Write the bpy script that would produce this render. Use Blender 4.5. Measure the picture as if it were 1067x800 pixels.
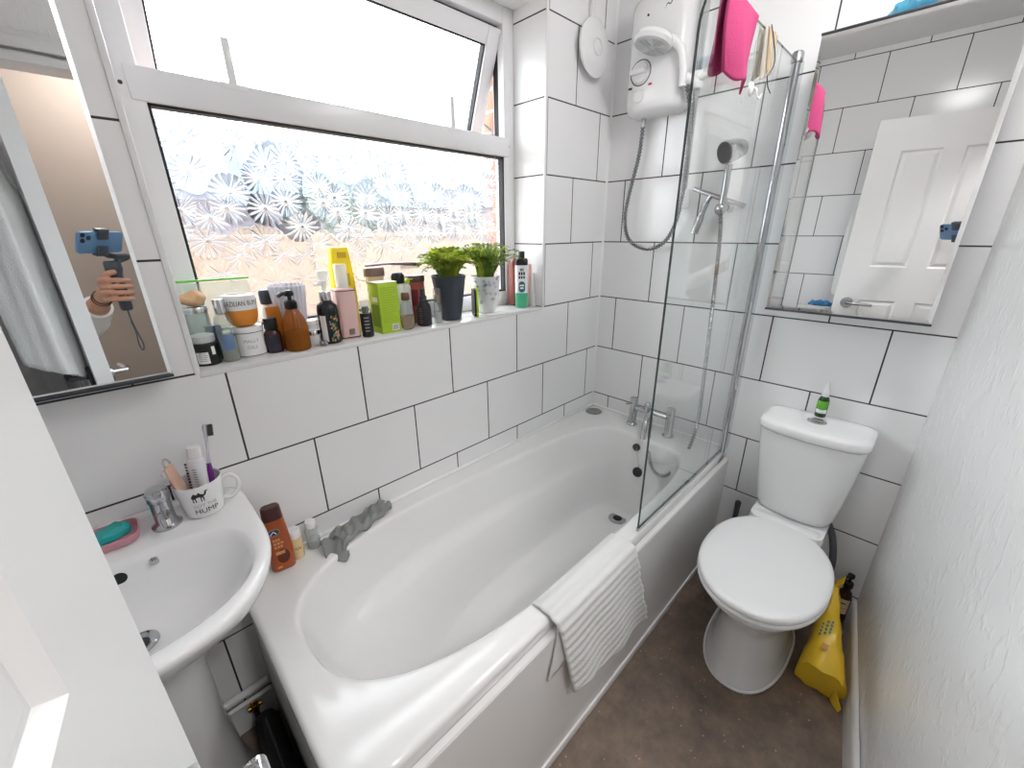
import bpy, bmesh, math, random
from math import sin, cos, pi, radians, atan2, sqrt
from mathutils import Vector, Matrix

for o in list(bpy.data.objects):
    bpy.data.objects.remove(o)
S = bpy.context.scene
COL = S.collection
random.seed(7)

# ---------------------------------------------------------------- camera, world, lamps, exposure
cam_data = bpy.data.cameras.new('camera')
cam = bpy.data.objects.new('camera', cam_data)
COL.objects.link(cam)
RIGHT = Vector((0.71249278, -0.70162011, -0.009125)).normalized()
DOWN = Vector((-0.25179064, -0.24351087, -0.93664504)).normalized()
FWD = Vector((0.65494696, 0.66965041, -0.35016112)).normalized()
CAM = Vector((-1.71990507, -1.14277932, 1.41988442))
mw = Matrix.Identity(4)
for i in range(3):
    mw[i][0], mw[i][1], mw[i][2], mw[i][3] = RIGHT[i], -DOWN[i], -FWD[i], CAM[i]
cam.matrix_world = mw
cam_data.sensor_fit = 'HORIZONTAL'
cam_data.sensor_width = 36.0
cam_data.lens = 36.0 * 425.84 / 1067.0
cam_data.clip_start = 0.004
cam_data.clip_end = 200
S.camera = cam

S.view_settings.view_transform = 'Standard'
S.view_settings.look = 'None'
S.view_settings.gamma = 1.0
S.view_settings.use_curve_mapping = False
S.view_settings.exposure = 1.02
try:
    S.cycles.max_bounces = 14
    S.cycles.diffuse_bounces = 7
    S.cycles.glossy_bounces = 6
    S.cycles.transparent_max_bounces = 16
    S.cycles.transmission_bounces = 10
    S.cycles.sample_clamp_indirect = 6.0
    S.cycles.use_denoising = True
except Exception:
    pass

W = bpy.data.worlds.new('overcast_sky')
S.world = W
W.use_nodes = True
nt = W.node_tree
nt.nodes.clear()
wo = nt.nodes.new('ShaderNodeOutputWorld')
bg = nt.nodes.new('ShaderNodeBackground')
bg.inputs['Color'].default_value = (0.93, 0.965, 1.0, 1)
bg.inputs['Strength'].default_value = 4.6
nt.links.new(bg.outputs[0], wo.inputs[0])


def area(name, loc, rot, sx, sy, power, col=(1, 1, 1), shape='RECTANGLE'):
    d = bpy.data.lights.new(name, 'AREA')
    d.shape = shape
    d.size, d.size_y = sx, sy
    d.energy = power
    d.color = col
    o = bpy.data.objects.new(name, d)
    COL.objects.link(o)
    o.location = loc
    o.rotation_euler = rot
    return o


portal = area('window_daylight_portal', (-1.015, 0.42, 1.64), (radians(-90), 0, 0), 1.5, 1.3, 1)
portal.data.cycles.is_portal = True
CEIL_FILL_POWER, HALL_FILL_POWER = 23.0, 46.0  # strength of the two added fill lamps


# ---------------------------------------------------------------- materials
def lin(c):
    return tuple(x / 12.92 if x <= 0.04045 else ((x + 0.055) / 1.055) ** 2.4 for x in c)


def hexc(h):
    h = h.lstrip('#')
    return lin(tuple(int(h[i:i + 2], 16) / 255 for i in (0, 2, 4)))


MC = {}


def newmat(name):
    m = bpy.data.materials.new(name)
    m.use_nodes = True
    n = m.node_tree
    n.nodes.clear()
    out = n.nodes.new('ShaderNodeOutputMaterial')
    return m, n, out


def pm(name, col, rough=0.4, metal=0.0, trans=0.0, ior=1.45, coat=0.0, bump=None, emis=None, sss=0.0, vary=0.0, alpha=1.0):
    """procedural principled material; bump=(scale, strength, detail); vary = slight noise in value"""
    if name in MC:
        return MC[name]
    m, n, out = newmat(name)
    b = n.nodes.new('ShaderNodeBsdfPrincipled')
    c = hexc(col) if isinstance(col, str) else col
    b.inputs['Base Color'].default_value = (*c, 1)
    b.inputs['Roughness'].default_value = rough
    b.inputs['Metallic'].default_value = metal
    b.inputs['Transmission Weight'].default_value = trans
    b.inputs['IOR'].default_value = ior
    b.inputs['Coat Weight'].default_value = coat
    b.inputs['Alpha'].default_value = alpha
    if coat:
        b.inputs['Coat Roughness'].default_value = 0.05
    if sss:
        b.inputs['Subsurface Weight'].default_value = sss
        b.inputs['Subsurface Radius'].default_value = (0.01, 0.004, 0.002)
    tc = None
    if bump or vary:
        tc = n.nodes.new('ShaderNodeTexCoord')
    if bump:
        nz = n.nodes.new('ShaderNodeTexNoise')
        nz.inputs['Scale'].default_value = bump[0]
        nz.inputs['Detail'].default_value = bump[2] if len(bump) > 2 else 3
        n.links.new(tc.outputs['Object'], nz.inputs['Vector'])
        bp = n.nodes.new('ShaderNodeBump')
        bp.inputs['Strength'].default_value = bump[1]
        bp.inputs['Distance'].default_value = bump[3] if len(bump) > 3 else 0.004
        n.links.new(nz.outputs['Fac'], bp.inputs['Height'])
        n.links.new(bp.outputs[0], b.inputs['Normal'])
    if vary:
        nz2 = n.nodes.new('ShaderNodeTexNoise')
        nz2.inputs['Scale'].default_value = 9
        n.links.new(tc.outputs['Object'], nz2.inputs['Vector'])
        rp = n.nodes.new('ShaderNodeValToRGB')
        rp.color_ramp.elements[0].position = 0.3
        rp.color_ramp.elements[1].position = 0.7
        rp.color_ramp.elements[0].color = (*[x * (1 - vary) for x in c], 1)
        rp.color_ramp.elements[1].color = (*[min(1, x * (1 + vary)) for x in c], 1)
        n.links.new(nz2.outputs['Fac'], rp.inputs[0])
        n.links.new(rp.outputs[0], b.inputs['Base Color'])
    n.links.new(b.outputs[0], out.inputs[0])
    MC[name] = m
    return m


def thin_clear(name, tint=(0.97, 0.985, 0.98), gloss=0.08, rough=0.02):
    """thin clear glass or plastic: mostly transparent plus fresnel reflection"""
    if name in MC:
        return MC[name]
    m, n, out = newmat(name)
    t = n.nodes.new('ShaderNodeBsdfTransparent')
    t.inputs[0].default_value = (*tint, 1)
    g = n.nodes.new('ShaderNodeBsdfGlossy')
    g.inputs['Roughness'].default_value = rough
    f = n.nodes.new('ShaderNodeLayerWeight')
    f.inputs[0].default_value = 0.5
    pw = n.nodes.new('ShaderNodeMath')
    pw.operation = 'POWER'
    pw.inputs[1].default_value = 4.0
    n.links.new(f.outputs['Facing'], pw.inputs[0])
    mp = n.nodes.new('ShaderNodeMath')
    mp.operation = 'MULTIPLY_ADD'
    mp.inputs[1].default_value = 0.75
    mp.inputs[2].default_value = gloss * 0.4
    n.links.new(pw.outputs[0], mp.inputs[0])
    mx = n.nodes.new('ShaderNodeMixShader')
    n.links.new(mp.outputs[0], mx.inputs[0])
    n.links.new(t.outputs[0], mx.inputs[1])
    n.links.new(g.outputs[0], mx.inputs[2])
    n.links.new(mx.outputs[0], out.inputs[0])
    MC[name] = m
    return m


def milky(name, col, density=0.5, rough=0.2):
    """tinted translucent plastic or glass: transparent mixed with a principled body"""
    if name in MC:
        return MC[name]
    m, n, out = newmat(name)
    c = hexc(col)
    t = n.nodes.new('ShaderNodeBsdfTransparent')
    t.inputs[0].default_value = (*[min(1, x * 0.5 + 0.5) for x in c], 1)
    b = n.nodes.new('ShaderNodeBsdfPrincipled')
    b.inputs['Base Color'].default_value = (*c, 1)
    b.inputs['Roughness'].default_value = rough
    mx = n.nodes.new('ShaderNodeMixShader')
    mx.inputs[0].default_value = density
    n.links.new(t.outputs[0], mx.inputs[1])
    n.links.new(b.outputs[0], mx.inputs[2])
    n.links.new(mx.outputs[0], out.inputs[0])
    MC[name] = m
    return m


TW, TH, GR = 0.3295, 0.25, 0.0025


def tile_mat(name, axis, shift, rows_only=False):
    """large white running-bond wall tiles with dark grout; axis 'x' or 'y' runs along the wall"""
    m, n, out = newmat(name)
    b = n.nodes.new('ShaderNodeBsdfPrincipled')
    tc = n.nodes.new('ShaderNodeTexCoord')
    sp = n.nodes.new('ShaderNodeSeparateXYZ')
    n.links.new(tc.outputs['Object'], sp.inputs[0])
    cb = n.nodes.new('ShaderNodeCombineXYZ')
    ax = n.nodes.new('ShaderNodeMath')
    ax.operation = 'ADD'
    ax.inputs[1].default_value = shift + 40 * TW
    n.links.new(sp.outputs[0 if axis == 'x' else 1], ax.inputs[0])
    az = n.nodes.new('ShaderNodeMath')
    az.operation = 'ADD'
    az.inputs[1].default_value = -0.62 + 10 * TH
    n.links.new(sp.outputs[2], az.inputs[0])
    if not rows_only:
        n.links.new(ax.outputs[0], cb.inputs[0])
    else:
        cb.inputs[0].default_value = 0.07
    n.links.new(az.outputs[0], cb.inputs[1])
    br = n.nodes.new('ShaderNodeTexBrick')
    br.offset = 0.5
    br.offset_frequency = 2
    br.squash = 1.0
    br.inputs['Scale'].default_value = 1.0
    br.inputs['Brick Width'].default_value = TW
    br.inputs['Row Height'].default_value = TH
    br.inputs['Mortar Size'].default_value = GR
    br.inputs['Mortar Smooth'].default_value = 0.15
    br.inputs['Bias'].default_value = 0.0
    tile = hexc('#eeeeef')
    br.inputs['Color1'].default_value = (*tile, 1)
    br.inputs['Color2'].default_value = (*[x * 0.985 for x in tile], 1)
    br.inputs['Mortar'].default_value = (*hexc('#38383b'), 1)
    n.links.new(cb.outputs[0], br.inputs['Vector'])
    n.links.new(br.outputs['Color'], b.inputs['Base Color'])
    rr = n.nodes.new('ShaderNodeMapRange')
    rr.inputs['To Min'].default_value = 0.16
    rr.inputs['To Max'].default_value = 0.8
    n.links.new(br.outputs['Fac'], rr.inputs['Value'])
    n.links.new(rr.outputs[0], b.inputs['Roughness'])
    # slight waviness of the glaze plus recessed joints
    nz = n.nodes.new('ShaderNodeTexNoise')
    nz.inputs['Scale'].default_value = 6
    nz.inputs['Detail'].default_value = 1
    n.links.new(tc.outputs['Object'], nz.inputs['Vector'])
    sm = n.nodes.new('ShaderNodeMath')
    sm.operation = 'MULTIPLY_ADD'
    sm.inputs[1].default_value = -0.35
    n.links.new(br.outputs['Fac'], sm.inputs[0])
    n.links.new(nz.outputs['Fac'], sm.inputs[2])
    bp = n.nodes.new('ShaderNodeBump')
    bp.inputs['Strength'].default_value = 0.25
    bp.inputs['Distance'].default_value = 0.0025
    n.links.new(sm.outputs[0], bp.inputs['Height'])
    n.links.new(bp.outputs[0], b.inputs['Normal'])
    n.links.new(b.outputs[0], out.inputs[0])
    return m


# ---------------------------------------------------------------- mesh builder
class MB:
    def __init__(self):
        self.bm = bmesh.new()
        self.mi = 0
        self.mats = []

    def use(self, mat):
        if mat not in self.mats:
            self.mats.append(mat)
        self.mi = self.mats.index(mat)
        return self

    def _mark(self, faces):
        for f in faces:
            f.material_index = self.mi

    def box(self, x0, x1, y0, y1, z0, z1, bev=0.0, seg=2):
        g = bmesh.ops.create_cube(self.bm, size=1.0)
        vs = g['verts']
        cx, cy, cz = (x0 + x1) / 2, (y0 + y1) / 2, (z0 + z1) / 2
        sx, sy, sz = abs(x1 - x0), abs(y1 - y0), abs(z1 - z0)
        for v in vs:
            v.co = Vector((cx + v.co.x * sx, cy + v.co.y * sy, cz + v.co.z * sz))
        fs = set(f for v in vs for f in v.link_faces)
        self._mark(fs)
        if bev > 0:
            es = list(set(e for v in vs for e in v.link_edges))
            r = bmesh.ops.bevel(self.bm, geom=es, offset=min(bev, sx * .49, sy * .49, sz * .49), segments=seg, profile=0.5, affect='EDGES')
            self._mark(r['faces'])
        return self

    def loft(self, rings, cap0=True, cap1=True, close=True):
        bm = self.bm
        R = [[bm.verts.new(p) for p in ring] for ring in rings]
        fs = []
        n = len(R[0])
        for a, b in zip(R[:-1], R[1:]):
            for i in range(n if close else n - 1):
                j = (i + 1) % n
                try:
                    fs.append(bm.faces.new((a[i], a[j], b[j], b[i])))
                except ValueError:
                    pass
        if cap0:
            fs.append(bm.faces.new(list(reversed(R[0]))))
        if cap1:
            fs.append(bm.faces.new(R[-1]))
        self._mark(fs)
        return self

    def lathe(self, prof, seg=28, c=(0, 0), sx=1.0, sy=1.0, cap0=True, cap1=True, rot=0.0, z=0.0):
        rings = []
        for r, h in prof:
            r = max(r, 1e-4)
            rings.append([Vector((c[0] + sx * r * cos(rot + 2 * pi * i / seg), c[1] + sy * r * sin(rot + 2 * pi * i / seg), z + h)) for i in range(seg)])
        return self.loft(rings, cap0, cap1)

    def cyl(self, p0, p1, r0, r1=None, seg=20):
        r1 = r0 if r1 is None else r1
        return self.tube([p0, p1], [r0, r1], seg)

    def tube(self, path, r, seg=12, caps=True, flat=1.0):
        P = [Vector(p) for p in path]
        n = len(P)
        rr = r if isinstance(r, (list, tuple)) else [r] * n
        T = []
        for i in range(n):
            t = P[min(i + 1, n - 1)] - P[max(i - 1, 0)]
            T.append(t.normalized())
        up = Vector((0, 0, 1)) if abs(T[0].z) < 0.9 else Vector((1, 0, 0))
        u = T[0].cross(up).normalized()
        rings = []
        for i in range(n):
            u = (u - T[i] * u.dot(T[i])).normalized()
            w = T[i].cross(u)
            rings.append([P[i] + u * (rr[i] * cos(2 * pi * k / seg)) + w * (rr[i] * flat * sin(2 * pi * k / seg)) for k in range(seg)])
        return self.loft(rings, caps, caps)

    def ball(self, c, r, sx=1, sy=1, sz=1, u=20, v=12):
        g = bmesh.ops.create_uvsphere(self.bm, u_segments=u, v_segments=v, radius=1.0)
        for w in g['verts']:
            w.co = Vector((c[0] + w.co.x * r * sx, c[1] + w.co.y * r * sy, c[2] + w.co.z * r * sz))
        self._mark(set(f for w in g['verts'] for f in w.link_faces))
        return self

    def prism(self, poly, axis, a0, a1):
        """poly: 2-d outline; axis: extrusion axis; for 'y' poly=(x,z), 'x' poly=(y,z), 'z' poly=(x,y)"""
        def mk(p, a):
            return Vector((p[0], a, p[1])) if axis == 'y' else Vector((a, p[0], p[1])) if axis == 'x' else Vector((p[0], p[1], a))
        return self.loft([[mk(p, a0) for p in poly], [mk(p, a1) for p in poly]])

    def sheet(self, fn, nu, nv, thick=0.0):
        bm = self.bm
        G = [[bm.verts.new(fn(i / nu, j / nv)) for j in range(nv + 1)] for i in range(nu + 1)]
        fs = [bm.faces.new((G[i][j], G[i + 1][j], G[i + 1][j + 1], G[i][j + 1])) for i in range(nu) for j in range(nv)]
        self._mark(fs)
        if thick:
            bmesh.ops.recalc_face_normals(bm, faces=fs)
            r = bmesh.ops.solidify(bm, geom=fs, thickness=thick)
            self._mark([g for g in r['geom'] if isinstance(g, bmesh.types.BMFace)])
        return self

    def quad(self, a, b, c, d):
        f = self.bm.faces.new([self.bm.verts.new(p) for p in (a, b, c, d)])
        self._mark([f])
        return self

    def move(self, M):
        bmesh.ops.transform(self.bm, matrix=M, verts=self.bm.verts)
        return self

    def build(self, name, mat=None, parent=None, loc=None, rot=None, angle=38, sub=0, fix=True):
        me = bpy.data.meshes.new(name)
        if fix:
            bmesh.ops.recalc_face_normals(self.bm, faces=self.bm.faces[:])
        self.bm.to_mesh(me)
        self.bm.free()
        ms = self.mats if self.mats else [mat]
        for q in ms:
            me.materials.append(q)
        me.polygons.foreach_set('use_smooth', [True] * len(me.polygons))
        if angle < 179:
            me.set_sharp_from_angle(angle=radians(angle))
        o = bpy.data.objects.new(name, me)
        COL.objects.link(o)
        if parent:
            o.parent = parent
        if loc is not None:
            o.location = loc
        if rot is not None:
            o.rotation_euler = rot
        if sub:
            md = o.modifiers.new('subdivision', 'SUBSURF')
            md.levels = md.render_levels = sub
        return o


def tag(o, label, cat, group=None):
    o['label'] = label
    o['category'] = cat
    if group:
        o['group'] = group
    return o


def struct(o, label=None):
    o['kind'] = 'structure'
    if label:
        o['label'] = label
    return o


def thing(name, label, cat, loc=(0, 0, 0), rz=0.0, group=None):
    o = bpy.data.objects.new(name, None)
    o.empty_display_size = 0.02
    COL.objects.link(o)
    o.location = loc
    o.rotation_euler = (0, 0, rz)
    return tag(o, label, cat, group)


def rrect(cx, cy, hx, hy, r, z, n=5):
    pts = []
    for (sx, sy, a0) in ((1, 1, 0), (-1, 1, pi / 2), (-1, -1, pi), (1, -1, 3 * pi / 2)):
        for k in range(n + 1):
            a = a0 + (pi / 2) * k / n
            pts.append(Vector((cx + sx * (hx - r) + r * cos(a), cy + sy * (hy - r) + r * sin(a), z)))
    return pts


def spow(v, e):
    return math.copysign(abs(v) ** e, v)


def sell(cx, cy, a, b, n, z, N=64, b2=None, n2=None):
    """superellipse ring; b2,n2: the +y half"""
    P = []
    for i in range(N):
        t = 2 * pi * i / N
        s, c = sin(t), cos(t)
        nn = n2 if (n2 and s > 0) else n
        bb = b2 if (b2 is not None and s > 0) else b
        P.append(Vector((cx + a * spow(c, 2 / nn), cy + bb * spow(s, 2 / nn), z)))
    return P


def text(name, s, size, mat, parent, loc, rot=(pi / 2, 0, 0), ext=0.0004, wrap=None, align='CENTER', sx=1.0):
    """lettering as a mesh; wrap=radius bends it round a vertical cylinder whose axis is the parent's origin"""
    cu = bpy.data.curves.new(name, 'FONT')
    cu.body = s
    cu.size = size
    cu.align_x = align
    cu.align_y = 'CENTER'
    cu.extrude = 0 if wrap else ext
    cu.resolution_u = 3
    t = bpy.data.objects.new(name, cu)
    COL.objects.link(t)
    dg = bpy.context.evaluated_depsgraph_get()
    me = bpy.data.meshes.new_from_object(t.evaluated_get(dg))
    bpy.data.objects.remove(t)
    me.name = name
    me.materials.clear()
    me.materials.append(mat)
    if wrap:
        r, ang = wrap
        bm = bmesh.new()
        bm.from_mesh(me)
        bmesh.ops.triangulate(bm, faces=bm.faces[:])
        bmesh.ops.subdivide_edges(bm, edges=[e for e in bm.edges if e.calc_length() > size * 0.25], cuts=1)
        for v in bm.verts:
            a = ang + v.co.x * sx / r
            v.co = Vector((r * cos(a), r * sin(a), v.co.y))
        bm.to_mesh(me)
        bm.free()
    else:
        for v in me.vertices:
            v.co.x *= sx
    o = bpy.data.objects.new(name, me)
    COL.objects.link(o)
    o.parent = parent
    o.location = loc
    if not wrap:
        o.rotation_euler = rot
    return o


M_white_gloss = pm('white_ceramic', '#e9e9ea', 0.09, coat=0.3)
M_acrylic = pm('white_acrylic', '#e6e6e6', 0.12, coat=0.2)
M_upvc = pm('white_upvc', '#e4e4e6', 0.28)
M_paint = pm('white_gloss_paint', '#e6e6e6', 0.3)
M_ceil = pm('ceiling_white', '#ececec', 0.7)
M_plaster = None
M_chrome = pm('chrome', '#c0c2c5', 0.09, metal=1.0)
M_hose = pm('hose_metal', '#97999c', 0.22, metal=1.0)
M_chrome_dull = pm('brushed_chrome', '#b0b2b4', 0.25, metal=1.0)
M_mirror = pm('mirror_silver', '#f2f3f3', 0.0, metal=1.0)
M_black = pm('black_plastic', '#17181a', 0.35)
M_darkgrey = pm('dark_grey_plastic', '#3c4046', 0.45)
M_white_plastic = pm('white_plastic', '#e8e8e9', 0.25)
M_gasket = pm('black_gasket', '#222326', 0.6)
M_silicone = pm('white_silicone', '#f0f0f0', 0.3)
M_clear = thin_clear('clear_plastic', (0.93, 0.95, 0.95))
M_glass_thin = thin_clear('screen_glass', (0.965, 0.98, 0.975))
# ================================================================ ROOM SHELL
def plaster_mat():
    m, n, out = newmat('textured_white_plaster')
    b = n.nodes.new('ShaderNodeBsdfPrincipled')
    b.inputs['Base Color'].default_value = (*hexc('#f0f0f0'), 1)
    b.inputs['Roughness'].default_value = 0.24
    tc = n.nodes.new('ShaderNodeTexCoord')
    mp = n.nodes.new('ShaderNodeMapping')
    mp.inputs['Scale'].default_value = (1.0, 1.0, 0.45)
    n.links.new(tc.outputs['Object'], mp.inputs[0])
    a = n.nodes.new('ShaderNodeTexNoise')
    a.inputs['Scale'].default_value = 42
    a.inputs['Detail'].default_value = 2.5
    a.inputs['Distortion'].default_value = 0.9
    n.links.new(mp.outputs[0], a.inputs['Vector'])
    r = n.nodes.new('ShaderNodeMapRange')
    r.interpolation_type = 'SMOOTHSTEP'
    r.inputs['From Min'].default_value = 0.5
    r.inputs['From Max'].default_value = 0.72
    n.links.new(a.outputs['Fac'], r.inputs['Value'])
    c = n.nodes.new('ShaderNodeTexNoise')
    c.inputs['Scale'].default_value = 9
    n.links.new(tc.outputs['Object'], c.inputs['Vector'])
    ad = n.nodes.new('ShaderNodeMath')
    ad.operation = 'MULTIPLY_ADD'
    ad.inputs[1].default_value = 1.5
    n.links.new(c.outputs['Fac'], ad.inputs[0])
    n.links.new(r.outputs[0], ad.inputs[2])
    bp = n.nodes.new('ShaderNodeBump')
    bp.inputs['Strength'].default_value = 0.5
    bp.inputs['Distance'].default_value = 0.0015
    n.links.new(ad.outputs[0], bp.inputs['Height'])
    n.links.new(bp.outputs[0], b.inputs['Normal'])
    n.links.new(b.outputs[0], out.inputs[0])
    return m


M_plaster = plaster_mat()
M_tile_x = tile_mat('wall_tiles_window_side', 'x', 0.2433 + TW * 0.0)
M_tile_y = tile_mat('wall_tiles_end', 'y', 0.0942)
M_tile_l = tile_mat('wall_tiles_left', 'y', 0.20)
M_reveal = tile_mat('wall_tiles_reveal', 'y', 0, True)


def brick_mat():
    m, n, out = newmat('outside_brick')
    b = n.nodes.new('ShaderNodeBsdfPrincipled')
    b.inputs['Roughness'].default_value = 0.85
    tc = n.nodes.new('ShaderNodeTexCoord')
    mp = n.nodes.new('ShaderNodeMapping')
    mp.inputs['Rotation'].default_value = (radians(90), 0, 0)
    n.links.new(tc.outputs['Object'], mp.inputs[0])
    br = n.nodes.new('ShaderNodeTexBrick')
    br.inputs['Scale'].default_value = 1
    br.inputs['Brick Width'].default_value = 0.225
    br.inputs['Row Height'].default_value = 0.075
    br.inputs['Mortar Size'].default_value = 0.006
    br.inputs['Color1'].default_value = (*hexc('#a8705c'), 1)
    br.inputs['Color2'].default_value = (*hexc('#b98a76'), 1)
    br.inputs['Mortar'].default_value = (*hexc('#b9b0a6'), 1)
    n.links.new(mp.outputs[0], br.inputs['Vector'])
    n.links.new(br.outputs['Color'], b.inputs['Base Color'])
    n.links.new(b.outputs[0], out.inputs[0])
    return m


M_brick = brick_mat()


def floor_mat():
    m, n, out = newmat('brown_mottled_vinyl')
    b = n.nodes.new('ShaderNodeBsdfPrincipled')
    tc = n.nodes.new('ShaderNodeTexCoord')
    a = n.nodes.new('ShaderNodeTexNoise')
    a.inputs['Scale'].default_value = 11
    a.inputs['Detail'].default_value = 8
    a.inputs['Roughness'].default_value = 0.72
    n.links.new(tc.outputs['Object'], a.inputs['Vector'])
    r = n.nodes.new('ShaderNodeValToRGB')
    r.color_ramp.elements[0].position = 0.3
    r.color_ramp.elements[0].color = (*hexc('#5d5249'), 1)
    r.color_ramp.elements[1].position = 0.72
    r.color_ramp.elements[1].color = (*hexc('#8e7a69'), 1)
    e = r.color_ramp.elements.new(0.5)
    e.color = (*hexc('#75665a'), 1)
    n.links.new(a.outputs['Fac'], r.inputs[0])
    v = n.nodes.new('ShaderNodeTexVoronoi')
    v.inputs['Scale'].default_value = 46
    n.links.new(tc.outputs['Object'], v.inputs['Vector'])
    r2 = n.nodes.new('ShaderNodeValToRGB')
    r2.color_ramp.elements[0].position = 0.06
    r2.color_ramp.elements[0].color = (1, 1, 1, 1)
    r2.color_ramp.elements[1].position = 0.16
    r2.color_ramp.elements[1].color = (0, 0, 0, 1)
    n.links.new(v.outputs['Distance'], r2.inputs[0])
    nz = n.nodes.new('ShaderNodeTexNoise')
    nz.inputs['Scale'].default_value = 30
    n.links.new(tc.outputs['Object'], nz.inputs['Vector'])
    th = n.nodes.new('ShaderNodeMath')
    th.operation = 'GREATER_THAN'
    th.inputs[1].default_value = 0.53
    n.links.new(nz.outputs['Fac'], th.inputs[0])
    mu = n.nodes.new('ShaderNodeMath')
    mu.operation = 'MULTIPLY'
    n.links.new(r2.outputs[0], mu.inputs[0])
    n.links.new(th.outputs[0], mu.inputs[1])
    mx = n.nodes.new('ShaderNodeMixRGB')
    mx.inputs[2].default_value = (*hexc('#b0a497'), 1)
    n.links.new(mu.outputs[0], mx.inputs[0])
    n.links.new(r.outputs[0], mx.inputs[1])
    n.links.new(mx.outputs[0], b.inputs['Base Color'])
    b.inputs['Roughness'].default_value = 0.5
    bp = n.nodes.new('ShaderNodeBump')
    bp.inputs['Strength'].default_value = 0.2
    bp.inputs['Distance'].default_value = 0.002
    n.links.new(a.outputs['Fac'], bp.inputs['Height'])
    n.links.new(bp.outputs[0], b.inputs['Normal'])
    n.links.new(b.outputs[0], out.inputs[0])
    return m


M_floor = floor_mat()
XL = -2.10
WX0, WX1, WZ0, WZ1 = -1.61, -0.42, 1.12, 2.16      # window opening
CEIL = 2.40
DOOR_L, DOOR_R, DOOR_T = -1.915, -1.12, 2.015
YD = -1.377
YDL = -1.405

struct(MB().box(-2.3, 0.15, -1.55, 0.33, -0.08, 0.0).build('floor', M_floor), 'brown mottled vinyl bathroom floor')
struct(MB().box(-2.3, 0.15, -1.5, 0.33, CEIL, CEIL + 0.08).build('ceiling', M_ceil), 'white bathroom ceiling')

b = MB().use(M_tile_x)
b.box(-2.3, WX0, 0, 0.21, 0, CEIL).box(WX1, 0.0, 0, 0.21, 0, CEIL).box(WX0, WX1, 0, 0.21, 0, WZ0 - 0.012).box(WX0, WX1, 0, 0.21, WZ1, CEIL)
o = struct(b.build('wall_back', M_tile_x), 'white tiled wall around the window')
o.data.materials.append(M_reveal)
o.data.materials.append(M_ceil)
for p in o.data.polygons:
    if abs(p.normal.x) > 0.9:
        p.material_index = 1
    elif p.normal.z < -0.9:
        p.material_index = 2
b = MB()
b.box(-4.3, WX0, 0.222, 0.34, -0.3, 3.0).box(WX1, 2.0, 0.222, 0.34, -0.3, 3.0).box(WX0, WX1, 0.222, 0.34, -0.3, WZ0 - 0.03).box(WX0, WX1, 0.222, 0.34, WZ1, 3.0)
struct(b.build('wall_outside', M_brick), 'red brick outer face of the window wall')
struct(MB().box(0, 0.12, -1.36, 0.21, 0, CEIL).build('wall_right', M_tile_y), 'white tiled end wall behind shower and toilet')
struct(MB().box(XL - 0.12, XL, -1.5, 0.0, 0, CEIL).build('wall_left', M_tile_l), 'white tiled wall behind the open door')

b = MB()
T = 0.10
b.prism([(0.0, -1.222), (DOOR_R, YD), (DOOR_R, YD - T), (0.12, YD - T), (0.12, -1.222)], 'z', 0, CEIL)
b.box(XL - 0.1, DOOR_L, YDL - T, YDL, 0, CEIL)
b.prism([(DOOR_R, YD), (DOOR_L, YDL), (DOOR_L, YDL - T), (DOOR_R, YD - T)], 'z', DOOR_T, CEIL)
struct(b.build('wall_front', M_plaster), 'white textured plaster wall beside the toilet')

# skirting along the plaster wall (profile follows the slanted wall)
b = MB()
dx, dy = DOOR_R + 0.07, 0.0
def wy(x): return -1.222 + 0.135 * x
prof = [(0.0, 0.0), (0.013, 0.0), (0.013, 0.085), (0.011, 0.1), (0.006, 0.108), (0.0, 0.112)]
b.loft([[Vector((x, wy(x) + q[0], q[1])) for q in prof] for x in (-0.001, DOOR_R + 0.065)])
struct(b.build('baseboard_front', M_paint, angle=25), 'white skirting board along the plaster wall')

# window sill board, corner trims, mastic lines
struct(MB().box(WX0, WX1, 0.0, 0.165, WZ0 - 0.0115, WZ0, 0.0015).build('trim_1', pm('sill_tile', '#e3e3e3', 0.2)), 'white tiled window sill')
b = MB()
b.box(WX1 - 0.003, WX1 + 0.009, -0.0035, 0.004, WZ0 - 0.002, CEIL, 0.002)
struct(b.build('trim_2', M_white_plastic), 'white tile edge trim right of the window')
b = MB()
b.box(WX0 - 0.009, WX0 + 0.003, -0.0035, 0.004, WZ0 - 0.002, CEIL, 0.002)
struct(b.build('trim_3', M_white_plastic), 'white tile edge trim left of the window')
b = MB()
b.prism([(-0.007, 0), (0, -0.007), (0.001, 0.001)], 'z', 0.62, CEIL)
struct(b.build('trim_4', M_silicone), 'white sealant line in the tiled corner')
# door lining and architrave
b = MB()
b.box(DOOR_R - 0.03, DOOR_R - 0.0005, YD - T - 0.005, YD + 0.006, 0, DOOR_T - 0.0005, 0.002)
b.box(DOOR_L + 0.0005, DOOR_L + 0.03, YDL - T - 0.005, YDL + 0.006, 0, DOOR_T - 0.0005, 0.002)
b.box(DOOR_L + 0.03, DOOR_R - 0.03, YDL - T - 0.005, YD + 0.006, DOOR_T - 0.03, DOOR_T - 0.0005, 0.002)
struct(b.build('trim_5', M_paint), 'white door lining')
b = MB()
for (w, d) in ((0.062, 0.012), (0.045, 0.019)):
    b.box(DOOR_L - w, DOOR_R + w, YD + 0.001, YD + d, DOOR_T + 0.008, DOOR_T + w, 0.004)
    b.box(DOOR_L - w, DOOR_L - 0.008, YD + 0.001, YD + d, 0, DOOR_T + w, 0.004)
struct(b.build('trim_6', M_paint), 'white moulded architrave round the doorway')

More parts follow.
